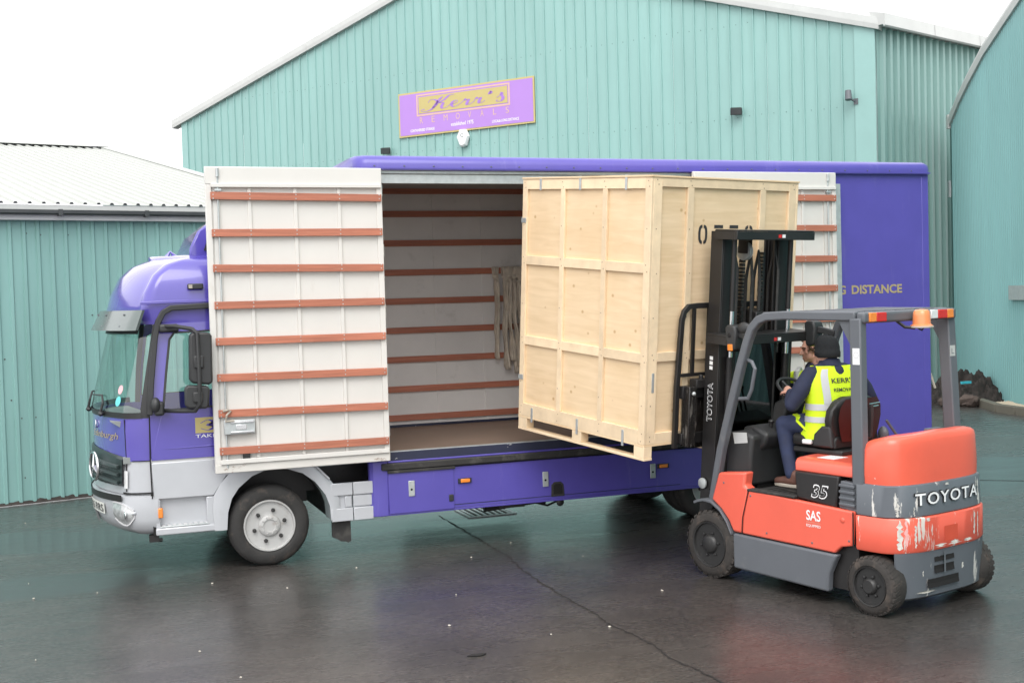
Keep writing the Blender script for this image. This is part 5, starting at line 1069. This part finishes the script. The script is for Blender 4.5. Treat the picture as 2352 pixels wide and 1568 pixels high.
mk('folded_cloth', B().box(.0, .10, .27, .30, 1.245, 1.285), M_WHITEP, fork, bevel=.01)
sbk = [(1.26, .24, -.20), (1.34, .29, -.215), (1.46, .32, -.225), (1.55, .305, -.235), (1.62, .24, -.245), (1.655, .14, -.25)]
sb_ = B(); sb_.loft([[(x + .07, y * .96, z) for y in (w_, w_ * .6, 0, -w_ * .6, -w_)] + [(x - .055 + .05 * abs(t) ** 2.2, w_ * t, z) for t in (-1, -.75, -.4, 0, .4, .75, 1)] for z, w_, x in sbk]); mk('seat_backrest', sb_, M_SEAT, fork, bevel=.015, smooth=50)
sb2 = B(); sb2.loft([[(x - .062 - .03 * (1 - abs(t) ** 2), w_ * t * .86, z) for t in (-1, -.6, -.2, .2, .6, 1)] for z, w_, x in [(q[0] + .02 - .0, q[1], q[2]) for q in sbk[:-1]]], closed=False); mk('seat_shell', sb2, M_SEATR, fork, smooth=60)
mk('shell_rib', B().tube([(-.30, .10, 1.30), (-.32, .07, 1.45), (-.33, .03, 1.58)], .022, 8, ell=1.6).tube([(-.30, -.10, 1.30), (-.32, -.09, 1.45), (-.33, -.08, 1.58)], .022, 8, ell=1.6), M_PLASTIC, fork)
mk('document_clip', B().tube([(-.335, -.06, 1.56), (-.335, -.18, 1.565)], .008, 6).tube([(-.335, -.06, 1.585), (-.335, -.2, 1.59)], .008, 6), M_CHROME, fork)
mk('armrest', B().box(-.14, .16, -.46, -.37, 1.44, 1.485).box(-.06, .04, -.44, -.39, 1.25, 1.44), M_PLASTIC, fork, bevel=.02, seg=3)
mk('right_console', B().box(-.26, .28, -.56, -.34, 1.17, 1.26), M_PLASTIC, fork, bevel=.03, seg=3)
mk('belt_reel', B().ell((-.27, -.33, 1.30), (.05, .04, .07), 10, 8).tube([(-.28, -.36, 1.42), (-.33, -.52, 1.20)], .012, 6), M_GREY, fork)

# ---- mast, carriage and forks in a leaning frame
MT = R(5.0)
mast = bpy.data.objects.new('mast', None); COL.objects.link(mast); mast.parent = fork; mast.location = (1.20, 0, .10); mast.rotation_euler = (0, -MT, 0)
def chan(b, x0, x1, y0, y1, z0, z1, sg):            # channel section open to the inside
    yo = y1 if sg > 0 else y0; yi = y0 if sg > 0 else y1
    tw = .018; a, c = sorted((yo, yo - sg * tw)); b.box(x0, x1, a, c, z0, z1)
    a, c = sorted((yo - sg * tw, yi)); b.box(x0, x0 + .02, a, c, z0, z1); b.box(x1 - .02, x1, a, c, z0, z1); return b
for sg in (1, -1):
    lo_, hi_ = sorted((sg * .36, sg * .485))
    mk('outer_mast_rail', chan(B(), -.14, .03, lo_, hi_, .05, 2.10, sg), M_BLACK, mast, bevel=.004)
    lo_, hi_ = sorted((sg * .29, sg * .45))
    mk('inner_mast_rail', chan(B(), -.10, .05, lo_, hi_, .75, 3.04, sg), M_BLACK, mast, bevel=.004)
    lo_, hi_ = sorted((sg * .255, sg * .335))
    mk('third_mast_rail', chan(B(), -.08, .06, lo_, hi_, .85, 2.98, sg), M_BLACK, mast, bevel=.004)
    mk('side_cylinder', B().tube([(-.17, sg * .37, .15), (-.17, sg * .37, 1.90)], .038, 12).tube([(-.17, sg * .37, 1.90), (-.17, sg * .37, 2.35)], .012, 8), M_BLACK, mast)
    mk('cylinder_rod', B().tube([(-.17, sg * .37, 1.90), (-.17, sg * .37, 2.32)], .022, 12), M_CHROME, mast)
    mk('cylinder_head', B().tube([(-.17, sg * .37, 2.32), (-.17, sg * .37, 3.0)], .024, 12), M_BLACK, mast)
    ch = B()
    for k in range(56): ch.box(-.065 - .006 * (k % 2), -.02 + .006 * (k % 2), sg * .13 - .018 + .004 * (k % 2), sg * .13 + .018 - .004 * (k % 2), .95 + k * .034, .98 + k * .034)
    mk('lift_chain', ch, M_BLACK, mast, smooth=0)['kind'] = 'stuff'
    if sg > 0: pu = mk('chain_pulley', B().lathe([(.04, -.02), (.085, -.02), (.085, -.012), (.072, -.008), (.072, .008), (.085, .012), (.085, .02), (.04, .02)], (-.07, sg * .13, 2.86), 'y', 24), M_STEEL, mast)
    if sg > 0: mk('pulley_bracket', B().box(-.13, -.01, .10, .105, 2.84, 2.99).box(-.13, -.01, .155, .16, 2.84, 2.99), M_BLACK, mast)
    mk('hose', B().tube([(-.10, sg * .05, .9), (-.10, sg * .05, 2.6), (-.07, sg * .05, 2.86), (-.02, sg * .05, 2.6), (-.02, sg * .05, 1.3)], .016, 8), M_RUB, mast)
    mk('hose', B().tube([(-.12, sg * .27, .8), (-.12, sg * .27, 2.7), (-.07, sg * .27, 2.90), (-.0, sg * .27, 2.6), (-.0, sg * .27, 1.3)], .014, 8), M_RUB, mast)
for z, hw_ in ((3.0, .50), (2.06, .56)):
    bb = B(); bb.loft([[(-.10, sg * hw_, zz), (-.31, sg * hw_, zz), (-.33, sg * (hw_ - .02), zz), (-.33, 0, zz)][:3] for sg, zz in ()] or [[(x, hw_ * t, z + dz) for x, dz in ((-.30, -.03), (-.335, -.03), (-.335, .045), (-.30, .045))] for t in (1.02, .5, 0, -.5, -1.02)])
    xb_ = mk('mast_crossbeam', bb, M_BLACK, mast, bevel=.004)
    mk('crossbeam_plate', B().box(-.335, -.05, -hw_, hw_, z + .046, z + .058), M_BLACK, mast, bevel=.003)
    for q in (hw_ - .035, -hw_ + .005): mk('crossbeam_end', B().box(-.32, -.04, q, q + .03, z - .03, z + .046), M_BLACK, mast)
    mk('warning_label', B().box(-.3375, -.3355, -.06, -.02, z - .01, z + .02), M_LAMPR, mast, smooth=0); mk('warning_label', B().box(-.3375, -.3355, -.11, -.07, z - .01, z + .02), M_WHITEP, mast, smooth=0)
mk('lower_crossbeam', B().box(-.12, .02, -.36, .36, .08, .26).box(-.10, .0, -.36, .36, 1.2, 1.28), M_BLACK, mast)
mk('tilt_cylinder', B().tube([(-.10, .46, .62), (-.45, .46, .50)], .04, 12).tube([(-.08, .50, .62), (-.08, .42, .62)], .06, 14), M_BLACK, mast)
mk('tilt_pin', B().lathe([(.05, .50), (.05, .515), (.03, .522), (.002, .522)], (-.02, 0, .72), 'y', 18), M_STEEL, mast)
mk('centre_cylinder', B().tube([(.0, -.05, .2), (.0, -.05, 1.7)], .055, 14).box(-.05, .05, -.14, .04, 2.15, 2.30), M_BLACK, mast)
mk('hose_reel_bracket', B().prism([(-.16, 2.18), (-.16, 2.30), (-.02, 2.33), (.06, 2.26), (.06, 2.0), (-.1, 2.0)], -.08, .04, 'y'), M_BLACK, mast, bevel=.01)
mk('clear_guard', B().box(-.125, -.12, -.36, .30, 1.10, 2.0), glass('smoked_guard', (.10, .10, .10)), mast)
text('mast_lettering', 'TOYOTA', .36, .066, (-.085, .4868, 1.30), Z, (1, 0, 0), M_WHITEP, mast, offset=.03, space=1.05)
text('mast_lettering_fill', 'TOYOTA', .353, .052, (-.078, .4876, 1.303), Z, (1, 0, 0), M_BLACK, mast, offset=-.002, space=1.07)
for z in (1.78, 1.825, 1.87): mk('warning_label', B().box(-.07, -.03, .4855, .487, z, z + .032), M_WHITEP if z != 1.84 else M_LAMPR, mast, smooth=0)
# carriage and load backrest
car = bpy.data.objects.new('fork_carriage', None); COL.objects.link(car); car.parent = fork; car.location = (1.20, 0, .10); car.rotation_euler = (0, -MT, 0)
mk('carriage_bar', B().box(.08, .13, -.70, .70, 1.50, 1.62), M_BLACK, car, bevel=.006); mk('carriage_bar', B().box(.08, .13, -.70, .70, 1.08, 1.18), M_BLACK, car, bevel=.006)
for sg in (1, -1):
    mk('backrest_post', B().sweep([(.13, sg * .735, 1.04), (.13, sg * .735, 1.6), (.13, sg * .70, 2.22), (.13, sg * .675, 2.30), (.13, sg * .62, 2.345), (.13, sg * .5, 2.352), (.13, .0, 2.352)], .05, .035, (1, 0, 0)), M_BLACK, car, bevel=.004, smooth=40)
    for y in (.55, .36, .12): mk('backrest_bar', B().box(.12, .14, sg * y - .018, sg * y + .018, 1.72, 2.345), M_BLACK, car)
    fk = mk('fork_blade', B().prism([(.14, 1.02), (.14, 1.60), (.185, 1.60), (.185, 1.085), (1.30, 1.085), (1.30, 1.07), (.30, 1.035)], sg * .40 - .065, sg * .40 + .065, 'y'), mat('scuffed_fork_steel', (.035, .030, .027), .38, metal=.4, var=.4, vs=10, dirt=((.22, .20, .18), 14, .58, .66, (2, 2, .5))), car, bevel=.006)
    mk('side_block', B().box(.02, .12, sg * .63 - .045, sg * .63 + .045, 1.06, 1.62), mat('greasy_black', (.02, .018, .017), .25, var=.4, dirt=((.13, .12, .11), 16, .56, .66, (2, 2, .3))), car, bevel=.008)
mk('backrest_rail', B().box(.12, .145, -.735, .735, 1.70, 1.73), M_BLACK, car)
mk('shift_cylinder', B().box(.03, .13, .34, .58, 1.60, 1.68).tube([(.06, .50, 1.66), (.06, .50, 1.72)], .02, 10), M_BLACK, car, bevel=.008)
mk('carriage_hose', B().tube([(.04, .42, 1.62), (.03, .42, 1.30), (.04, .44, 1.12)], .014, 8).tube([(.04, .37, 1.62), (.03, .37, 1.32), (.05, .41, 1.12)], .014, 8), M_RUB, car)
mk('hose_union', B().ell((.02, .42, 1.63), (.022, .022, .022), 8, 6).ell((.02, .37, 1.63), (.022, .022, .022), 8, 6).ell((.0, .64, 1.56), (.02, .02, .02), 8, 6), M_STEEL, car)

# ================================================================== CRATE on the forks
cy_ = R(105.2); tl = R(4.79)
ca = Vector((math.cos(cy_) * math.cos(tl), math.sin(cy_) * math.cos(tl), math.sin(tl))); cb = Vector((math.sin(cy_), -math.cos(cy_), 0)); cc = cb.cross(ca)
cmx = Matrix((ca, -cb, cc)).transposed().to_4x4()
CP = Vector((3.058, -2.080, 1.060)); cmx.translation = CP
crate = thing('storage_crate', 'tall pale plywood storage crate raised on the forks at the lorry opening', 'crate', mtx=cmx)
D_, W2, H2, HP = 1.95, 1.91, 2.43, .146              # local x = away from forklift, y = -W2..0, z up
ZT = HP + H2
mk('left_panel', B().box(.02, D_ - .02, -.040, -.026, HP, ZT - .03), M_PLY, crate); mk('right_panel', B().box(.02, D_ - .02, -W2 + .026, -W2 + .04, HP, ZT - .03), M_PLY, crate)
mk('front_panel', B().box(.026, .04, -W2 + .04, -.04, HP, ZT - .03), M_PLY, crate); mk('far_panel', B().box(D_ - .04, D_ - .026, -W2 + .04, -.04, HP, ZT - .03), M_PLY, crate)
mk('lid', B().box(-.008, D_ + .008, -W2 - .008, .008, ZT - .018, ZT), M_PLY, crate, bevel=.003)
mk('crate_floor', B().box(.0, D_, -W2, 0, HP - .018, HP), M_PLY, crate)
T_ = .026
def board(x0, x1, y0, y1, z0, z1): return mk('frame_board', B().box(x0, x1, y0, y1, z0, z1), M_PINE, crate, bevel=.003)
for sgy in (0, 1):                                    # long faces: y=0 and y=-W2
    y0, y1 = (-T_, 0.0) if sgy == 0 else (-W2, -W2 + T_)
    for x0, x1 in ((0, .085), (D_ - .075, D_)): board(x0, x1, y0, y1, HP + .001, ZT - .02)
    for x0 in (.615, 1.255):
        board(x0, x0 + .065, y0, y1, HP + .13, ZT - .12)
    e = .0015
    for z0, z1 in ((ZT - .12, ZT - .02), (HP, HP + .13)): board(.0855, D_ - .0755, y0, y1, z0, z1)
    for z0, z1 in ((1.70, 1.79), (.885, .975)):
        for xa, xb in ((.0855, .6145), (.6805, 1.2545), (1.3205, D_ - .0755)): board(xa, xb, y0, y1 - .002, z0, z1)
for sgx in (0, 1):                                    # end faces
    x0, x1 = (0.0, T_) if sgx == 0 else (D_ - T_, D_)
    for y0 in (-.10 - T_ - .001, -W2 + T_ + .001): board(x0, x1, y0, y0 + .10, HP + .001, ZT - .02)
    for y0 in (-.52, -1.46): board(x0, x1, y0, y0 + .075, HP + .10, ZT - .10)
    seg_ = ((-W2 + .128, -1.461), (-1.384, -.521), (-.444, -.128))
    for z0, z1 in ((ZT - .10, ZT - .02), (HP, HP + .10)): board(x0, x1, -W2 + .128, -.128, z0, z1)
    for ya, yb in seg_: board(x0, x1 - .002 if sgx else x1, ya, yb, .90, .985)
pal = []
for y0 in (-.10, -W2 / 2 - .05, -W2):                # pallet runners
    for x0 in (.0, D_ * .5 - .06, D_ - .14): mk('pallet_block', B().box(x0, x0 + .14, y0 + .002, y0 + .098, .024, HP - .02), M_PINE, crate, bevel=.003)
    mk('pallet_runner', B().box(-.004, D_ + .004, y0, y0 + .10, 0, .023), M_PINE, crate, bevel=.003)
def clip(p, s): mk('steel_clip', B().box(p[0], p[0] + s[0], p[1], p[1] + s[1], p[2], p[2] + s[2]), M_STEEL, crate, bevel=.002)
for x in (.33, 1.0, 1.63): clip((x, .001, ZT - .13), (.03, .006, .135))
for x in (.28, .96, 1.70): clip((x, .001, HP - .05), (.03, .006, .15))
for z in (2.12, .52): clip((D_ - .07, .001, z), (.08, .006, .05))
mk('hand_slot', B().box(-.002, .003, -.10, -.07, .62, .80), M_STEEL, crate, bevel=.004)
nb = B()
for x in (.04, .65, 1.29, D_ - .04):
    for z in (HP + .03, HP + .10, .90, .955, 1.715, 1.775, ZT - .10, ZT - .05, .5, 1.3, 2.1):
        nb.ell((x + .012 * math.sin(z * 40), .001, z), (.006, .003, .006), 6, 4)
for y in (-.075, -.48, -1.42, -1.84):
    for z in (HP + .03, HP + .07, .92, .965, ZT - .08, ZT - .04, .5, 1.3, 1.7, 2.1):
        nb.ell((-.001, y + .012 * math.sin(z * 40), z), (.003, .006, .006), 6, 4)
struct(mk('nail_heads', nb, mat('dull_nail', (.30, .22, .15), .5), crate, smooth=0), 'stuff')
# stencilled number
def zero(b, y, z, w_, h_):
    n = 12
    for sg in (1, -1):
        o_, i_ = [], []
        for k in range(n + 1):
            t = -math.pi / 2 + math.pi * k / n
            cx, cz = math.copysign(abs(math.cos(t)) ** .7, 1), math.copysign(abs(math.sin(t)) ** .8, math.sin(t))
            o_.append((-.0025, y + sg * (.008 + (w_ / 2 - .008) * cx), z + h_ / 2 * cz)); i_.append((-.0025, y + sg * (.008 + (w_ / 2 - .036) * max(0, cx)), z + (h_ / 2 - .028) * cz))
        b.grid([o_, i_])
    return b
def seven(b, y, z, w_, h_):
    return b.add([(-.0025, y + w_ / 2, z + h_ / 2), (-.0025, y - w_ / 2, z + h_ / 2), (-.0025, y - w_ / 2, z + h_ / 2 - .03), (-.0025, y + w_ / 2, z + h_ / 2 - .03)], [(0, 1, 2, 3)]).add([(-.0025, y - w_ / 2, z + h_ / 2 - .04), (-.0025, y - w_ / 2 + .035, z + h_ / 2 - .04), (-.0025, y + .03, z - h_ / 2), (-.0025, y - .008, z - h_ / 2)], [(0, 1, 2, 3)])
for i in range(4):
    y = -.665 - i * .20
    o = mk('stencil_digit', (zero if i in (0, 3) else seven)(B(), y, 2.055, .115, .175), M_BLACKP, crate, smooth=0); o.location = (.0255, 0, 0)

# ================================================================== PEOPLE
def blob(name, prims, mt, parent, vox=.013, it=4):
    b = B()
    for p in prims:
        if p[0] == 't':
            pts = [Vector(q) for q in p[1]]; rs = p[2]
            P, Q = [], []
            for i in range(len(pts) - 1):
                for k in range(4): P.append(pts[i].lerp(pts[i + 1], k / 4)); Q.append(rs[i] + (rs[i + 1] - rs[i]) * k / 4)
            P.append(pts[-1]); Q.append(rs[-1])
            b.tube(P, Q, 14)
            for q, r in zip(pts, rs): b.ell(q, (r, r, r), 14, 10)
        else: b.ell(p[1], p[2], 16, 12, p[3] if len(p) > 3 else None)
    o = mk(name, b, mt, parent, smooth=0)
    rm = o.modifiers.new('remesh', 'REMESH'); rm.mode = 'VOXEL'; rm.voxel_size = vox; rm.use_smooth_shade = True
    sm = o.modifiers.new('smooth', 'SMOOTH'); sm.iterations = it; sm.factor = .5
    return o
def hand(wrist, d, palm_n, sgn=1, curl=.6, sc=1.0):
    """palm, four bent fingers of unequal length and a thumb from the side of the palm"""
    w_ = Vector(wrist); d = Vector(d).normalized(); n = Vector(palm_n).normalized(); sd_ = d.cross(n).normalized() * sgn
    pr = [('t', [w_, w_ + d * .05 * sc, w_ + d * .09 * sc], [.027 * sc, .034 * sc, .034 * sc]), ('e', w_ + d * .06 * sc, (.042 * sc, .042 * sc, .03 * sc))]
    for k, ln in enumerate((.070, .080, .074, .058)):
        b0 = w_ + d * .09 * sc + sd_ * (.030 - k * .020) * sc
        k1 = b0 + (d * math.cos(curl) + n * math.sin(curl)) * ln * .5 * sc
        k2 = k1 + (d * math.cos(curl * 2) + n * math.sin(curl * 2)) * ln * .3 * sc
        k3 = k2 + (d * math.cos(curl * 3) + n * math.sin(curl * 3)) * ln * .25 * sc
        pr.append(('t', [b0, k1, k2, k3], [.0105 * sc, .0095 * sc, .009 * sc, .008 * sc]))
    t0 = w_ + d * .03 * sc + sd_ * .03 * sc
    pr.append(('t', [t0, t0 + (d * .5 + sd_ * .7 + n * .3).normalized() * .04 * sc, t0 + (d * .8 + sd_ * .6 + n * .7).normalized() * .072 * sc], [.015 * sc, .012 * sc, .010 * sc]))
    return pr
def head_prims(c, f, up=Vector((0, 0, 1))):
    """head facing f around centre c"""
    f = Vector(f).normalized(); l = up.cross(f).normalized(); u = f.cross(l); c = Vector(c)
    rot = Matrix((f, l, u)).transposed()
    q = lambda a, b_, d_: c + f * a + l * b_ + u * d_
    pr = [('e', q(-.01, 0, .02), (.098, .078, .105), rot), ('e', q(.025, 0, -.045), (.068, .060, .075), rot), ('e', q(.055, 0, -.098), (.032, .032, .022), rot),
          ('t', [q(-.03, 0, -.05), q(-.045, 0, -.20)], [.057, .062]),
          ('t', [q(.088, 0, .018), q(.112, 0, -.030)], [.010, .015]), ('e', q(.083, 0, .030), (.012, .050, .010), rot),
          ('e', q(.086, 0, -.070), (.010, .024, .007), rot), ('e', q(.082, 0, -.083), (.010, .020, .008), rot),
          ('e', q(.060, .045, -.02), (.020, .016, .018), rot), ('e', q(.060, -.045, -.02), (.020, .016, .018), rot)]
    for sg in (1, -1): pr.append(('e', q(-.015, sg * .080, -.012), (.020, .010, .032), rot))
    return pr, q, rot
# ---- driver, seated, seen from behind
drv = thing('person', 'forklift driver in yellow hi-vis vest and black knitted hat, seen from behind', 'person', mtx=fmx)
SECT = [(1.27, .245, .165, .02), (1.35, .255, .175, .01), (1.44, .245, .16, -.005), (1.55, .24, .145, -.01), (1.66, .248, .14, -.005), (1.77, .255, .132, .01), (1.845, .24, .12, .025), (1.90, .185, .10, .035), (1.93, .12, .085, .04)]
TY = R(-14); TC = (.00, -.005)
def sect(z): return [float(np.interp(z, [q[0] for q in SECT], [q[i] for q in SECT])) for i in (1, 2, 3)]
def tpt(z, a, b_, grow=0.0, e=2.5):                    # a = lateral (-1 right .. 1 left), b_ = -1 back / +1 front
    hw, hd, cx = sect(z); hw += grow; hd += grow
    y = hw * a; x = cx + b_ * hd * max(0, 1 - abs(a) ** e) ** (1 / e)
    return Vector((TC[0] + x * math.cos(TY) - y * math.sin(TY), TC[1] + x * math.sin(TY) + y * math.cos(TY), z))
LAT = [-1, -.97, -.9, -.78, -.6, -.4, -.2, 0, .2, .4, .6, .78, .9, .97]
def tring(z, grow=0.0): return [tpt(z, a, -1, grow) for a in LAT] + [tpt(z, -a, 1, grow) for a in LAT]
SHL, SHR = tpt(1.83, .90, -.1), tpt(1.82, -.90, -.1)
EL, HL_ = Vector((.17, .33, 1.585)), Vector((.335, .175, 1.665)); ER, HR_ = Vector((-.06, -.45, 1.55)), Vector((.17, -.43, 1.515))
jk = [('t', [SHL, SHL.lerp(EL, .5) + Vector((-.01, .02, 0)), EL, EL.lerp(HL_, .5), HL_ - Vector((.04, -.03, .0))], [.082, .078, .068, .058, .046]),
      ('t', [SHR, SHR.lerp(ER, .5) + Vector((0, -.02, 0)), ER, ER.lerp(HR_, .5), HR_], [.082, .078, .066, .056, .045]),
      ('t', [tpt(1.84, .5, 0), tpt(1.84, -.5, 0)], [.09, .09]), ('t', [(0, 0, 1.36), (0, 0, 1.6), (.01, -.01, 1.82)], [.15, .14, .13]), ('t', [(.0, .0, 1.87), (.01, .01, 1.93)], [.085, .075])]
blob('jacket', jk, M_NAVYC, drv, .015)
tr_ = [('t', [(-.03, .09, 1.36), (.18, .15, 1.40), (.385, .20, 1.385), (.33, .22, 1.15), (.27, .24, .96)], [.115, .098, .080, .068, .062]),
       ('t', [(-.03, -.09, 1.36), (.18, -.13, 1.40), (.40, -.16, 1.385), (.40, -.17, 1.15), (.40, -.18, .96)], [.115, .098, .080, .068, .062]), ('e', (-.04, 0, 1.36), (.15, .19, .11))]
blob('trousers', tr_, M_TROUSER, drv, .015)
for sg, fx, fy in ((1, .25, .245), (-1, .40, -.185)):
    sh_ = blob('boot', [('t', [(fx - .03, fy, .955), (fx - .02, fy, .90), (fx + .06, fy, .895), (fx + .17, fy + .01, .885)], [.048, .048, .046, .036])], M_LEATHER, drv, .01)
    mk('boot_sole', B().loft([[(fx + x, fy + y, z) for x, y in ((-.075, -.035), (-.075, .035), (.0, .042), (.10, .048), (.19, .035), (.215, 0), (.19, -.035), (.10, -.045), (.0, -.038))] for z in (.842, .872)]), M_SOLE, sh_, bevel=.006)
hp, hq, hrot = head_prims((.055, .02, 2.02), (math.cos(R(14)), math.sin(R(14)), -.06))
body_prims = hp + [('t', [(.02, .01, 1.88), (.04, .02, 1.97)], [.062, .058]), ('t', [EL, EL.lerp(HL_, .5), HL_], [.035, .032, .027]), ('t', [ER, ER.lerp(HR_, .5), HR_], [.035, .032, .027]), ('t', [(.02, .01, 1.86), (.01, 0, 1.6), SHL.lerp(SHR, .5)], [.05, .05, .05]),
    ('t', [SHL.lerp(SHR, .5), SHL, EL], [.04, .04, .035]), ('t', [SHL.lerp(SHR, .5), SHR, ER], [.04, .04, .035])] + hand(HL_, (.75, -.55, .25), (.3, -.3, -.9), 1, .75) + hand(HR_, (.95, .1, -.05), (0, 0, -1), -1, .5)
blob('body', body_prims, M_SKIN, drv, .008, 2)
ht = B()
hc = Vector((.048, .02, 2.035))
ht.loft([[hc + Vector(((.113 * k) * math.cos(a) - .012, (.098 * k) * math.sin(a), z + (.012 if math.cos(a) > .3 else 0))) for a in [j * math.pi / 12 for j in range(24)]] for z, k in ((-.055, .99), (-.05, 1.04), (-.005, 1.06), (.0, 1.02), (.04, .99), (.08, .90), (.108, .74), (.127, .50), (.135, .22), (.136, .05))])
mk('knitted_hat', ht, M_HAT, drv, smooth=70)
vst = mk('vest', B().loft([tring(z, .016 + (.02 if z < 1.36 else 0)) for z in (1.285, 1.32, 1.36, 1.42, 1.47, 1.52, 1.57, 1.62, 1.67, 1.72, 1.76, 1.80, 1.845, 1.88, 1.91)], caps=False), M_HIVIS, drv, smooth=70)
mk('vest_flap', B().loft([[(.06, .21, 1.40), (.06, .24, 1.30), (.0, .255, 1.29)], [(.17, .20, 1.475), (.20, .235, 1.45), (.20, .25, 1.425)], [(.26, .17, 1.485), (.28, .20, 1.48), (.28, .205, 1.465)]], closed=False), M_HIVIS, vst, smooth=60, solid=.008)
for z0, z1 in ((1.535, 1.59), (1.43, 1.48)): mk('reflective_band', B().loft([tring(z, .0205) for z in (z0, (z0 + z1) / 2, z1)], caps=False), M_REFL, vst, smooth=60)
for a0, a1 in ((.50, .73), (-.73, -.50)):
    mk('reflective_brace', B().loft([[tpt(z, a0 + (a1 - a0) * k / 3 , -1, .021) for k in range(4)] for z in (1.588, 1.64, 1.70, 1.75, 1.79, 1.83, 1.86, 1.885)], closed=False), M_REFL, vst, smooth=60)
text('vest_lettering', "KERR'S", 1, 1, (0, 0, 0), X, Z, M_BLACKP, vst, fn=lambda x, y: tpt(1.765 + .044 * y, .40 - .84 * x, -1, .0225), offset=.012)
text('vest_lettering', 'REMOVALS', 1, 1, (0, 0, 0), X, Z, M_BLACKP, vst, fn=lambda x, y: tpt(1.692 + .032 * y, .37 - .80 * x, -1, .0225), offset=.01)
mk('jacket_collar', B().loft([[Vector((.025, .01, z)) + Vector((r * math.cos(a), r * 1.05 * math.sin(a), .012 * (math.cos(a) < 0))) for a in [j * math.pi / 10 for j in range(20)]] for z, r in ((1.90, .105), (1.935, .092), (1.955, .084), (1.935, .076))], caps=False), M_NAVYC, drv, smooth=60)

# ---- second man standing beyond the driver
PM = Vector((5.06, -1.80, 0)); FB = math.atan2(-.62, -.78)
pmx = Matrix.Translation(PM) @ Matrix.Rotation(FB, 4, 'Z')
man = thing('person', 'man with short brown hair and hi-vis vest standing beyond the driver', 'person', mtx=pmx)
HM = 1.985
hf = Vector((math.cos(R(168) - FB), math.sin(R(168) - FB), -.10))
hp, hq, hrot = head_prims((.03, .0, HM), hf)
arms = [[(0, sg * .20, 1.66), (-.02, sg * .275, 1.38), (.06, sg * .27, 1.12)] for sg in (1, -1)]
bp = hp + [('t', [(0, 0, 1.70), (.0, 0, 1.3), (0, 0, 1.08)], [.10, .11, .11])] + [('t', [(0, sg * .10, 1.05), (.0, sg * .11, .56), (-.01, sg * .11, .12)], [.08, .06, .045]) for sg in (1, -1)] + [('t', a, [.05, .042, .032]) for a in arms] + [('t', [(0, 0, 1.66), a[0]], [.07, .055]) for a in arms]
for a in arms: bp += hand(a[2], (.15, 0, -1), (.9, 0, 0), 1 if a[0][1] > 0 else -1, .35)
blob('body', bp, M_SKIN, man, .008, 2)
blob('jacket', [('t', [(0, 0, 1.66), (0, 0, 1.3), (0, 0, 1.02)], [.135, .15, .155]), ('t', [(0, .17, 1.67), (0, -.17, 1.67)], [.085, .085]), ('t', [(0, 0, 1.70), (.01, 0, 1.80)], [.10, .072])] + [('t', a, [.082, .068, .052]) for a in arms], M_NAVYC, man, .015)
blob('vest', [('t', [(0, .0, 1.66), (0, 0, 1.3), (0, 0, 1.0)], [.155, .168, .172]), ('t', [(0, .185, 1.685), (0, -.185, 1.685)], [.088, .088])], M_HIVIS, man, .015)
blob('trousers', [('t', [(0, sg * .10, 1.08), (.0, sg * .11, .56), (-.01, sg * .11, .10)], [.125, .088, .07]) for sg in (1, -1)], M_TROUSER, man, .015)
for sg in (1, -1):
    blob('boot', [('t', [(-.02, sg * .11, .10), (.0, sg * .11, .05), (.16, sg * .12, .045)], [.055, .05, .042])], M_LEATHER, man, .01)
mk('reflective_brace', B().tube([(.10, -.13, 1.60), (.06, -.14, 1.76), (-.02, -.14, 1.79), (-.10, -.13, 1.68)], .03, 8), M_REFL, man)
hb_ = B(); rr = random.Random(3)
for k in range(260):                                   # short swept hair in small tufts
    th = rr.uniform(0, math.pi * .60); ph = rr.uniform(0, 2 * math.pi)
    d_ = Vector((math.sin(th) * math.cos(ph), math.sin(th) * math.sin(ph), math.cos(th)))
    if d_.x > .55 and d_.z < .62: continue
    base_ = hq(-.012 + .100 * d_.x, .082 * d_.y, .022 + .106 * d_.z); tip = hq(-.012 + .118 * d_.x + .012, .096 * d_.y, .024 + .126 * d_.z + .010 * rr.random())
    hb_.tube([base_, tip], [.016, .006], 5)
hb_.ell(hq(-.03, 0, .035), (.090, .080, .098), 14, 10, hrot)
mk('hair', hb_, M_HAIR, man, smooth=60)
for sg in (1, -1):
    mk('eye', B().ell(hq(.085, sg * .030, .008), (.006, .009, .004), 8, 6, hrot), M_BLACKP, man); mk('eyebrow', B().tube([hq(.090, sg * .014, .028), hq(.088, sg * .034, .033), hq(.076, sg * .05, .028)], .006, 6), M_HAIR, man)
mk('mouth', B().tube([hq(.088, .022, -.078), hq(.095, 0, -.076), hq(.088, -.022, -.078)], .004, 6), mat('lip', (.45, .17, .15), .5), man)
# ---- gull in the sky above the shed
gl_ = thing('gull', 'pale gull gliding in the white sky above the shed roof', 'bird', (-6.45, 34.0, 10.9), R(60))
mk('body', B().ell((0, 0, 0), (.20, .055, .055), 12, 8).ell((.20, 0, .02), (.055, .04, .04), 10, 6), M_WHITEP, gl_)
for sg in (1, -1): mk('wing', B().loft([[(.08, sg * .04, .02), (-.06, sg * .04, .02), (.0, sg * .04, .035)], [(.10, sg * .30, .13), (-.04, sg * .30, .13), (.02, sg * .30, .142)], [(-.02, sg * .62, .06), (-.07, sg * .62, .06), (-.04, sg * .62, .065)]]), M_TRIM, gl_)
mk('tail', B().prism([(-.18, -.03), (-.32, -.06), (-.32, .06), (-.18, .03)], -.008, .004, 'z'), M_WHITEP, gl_)
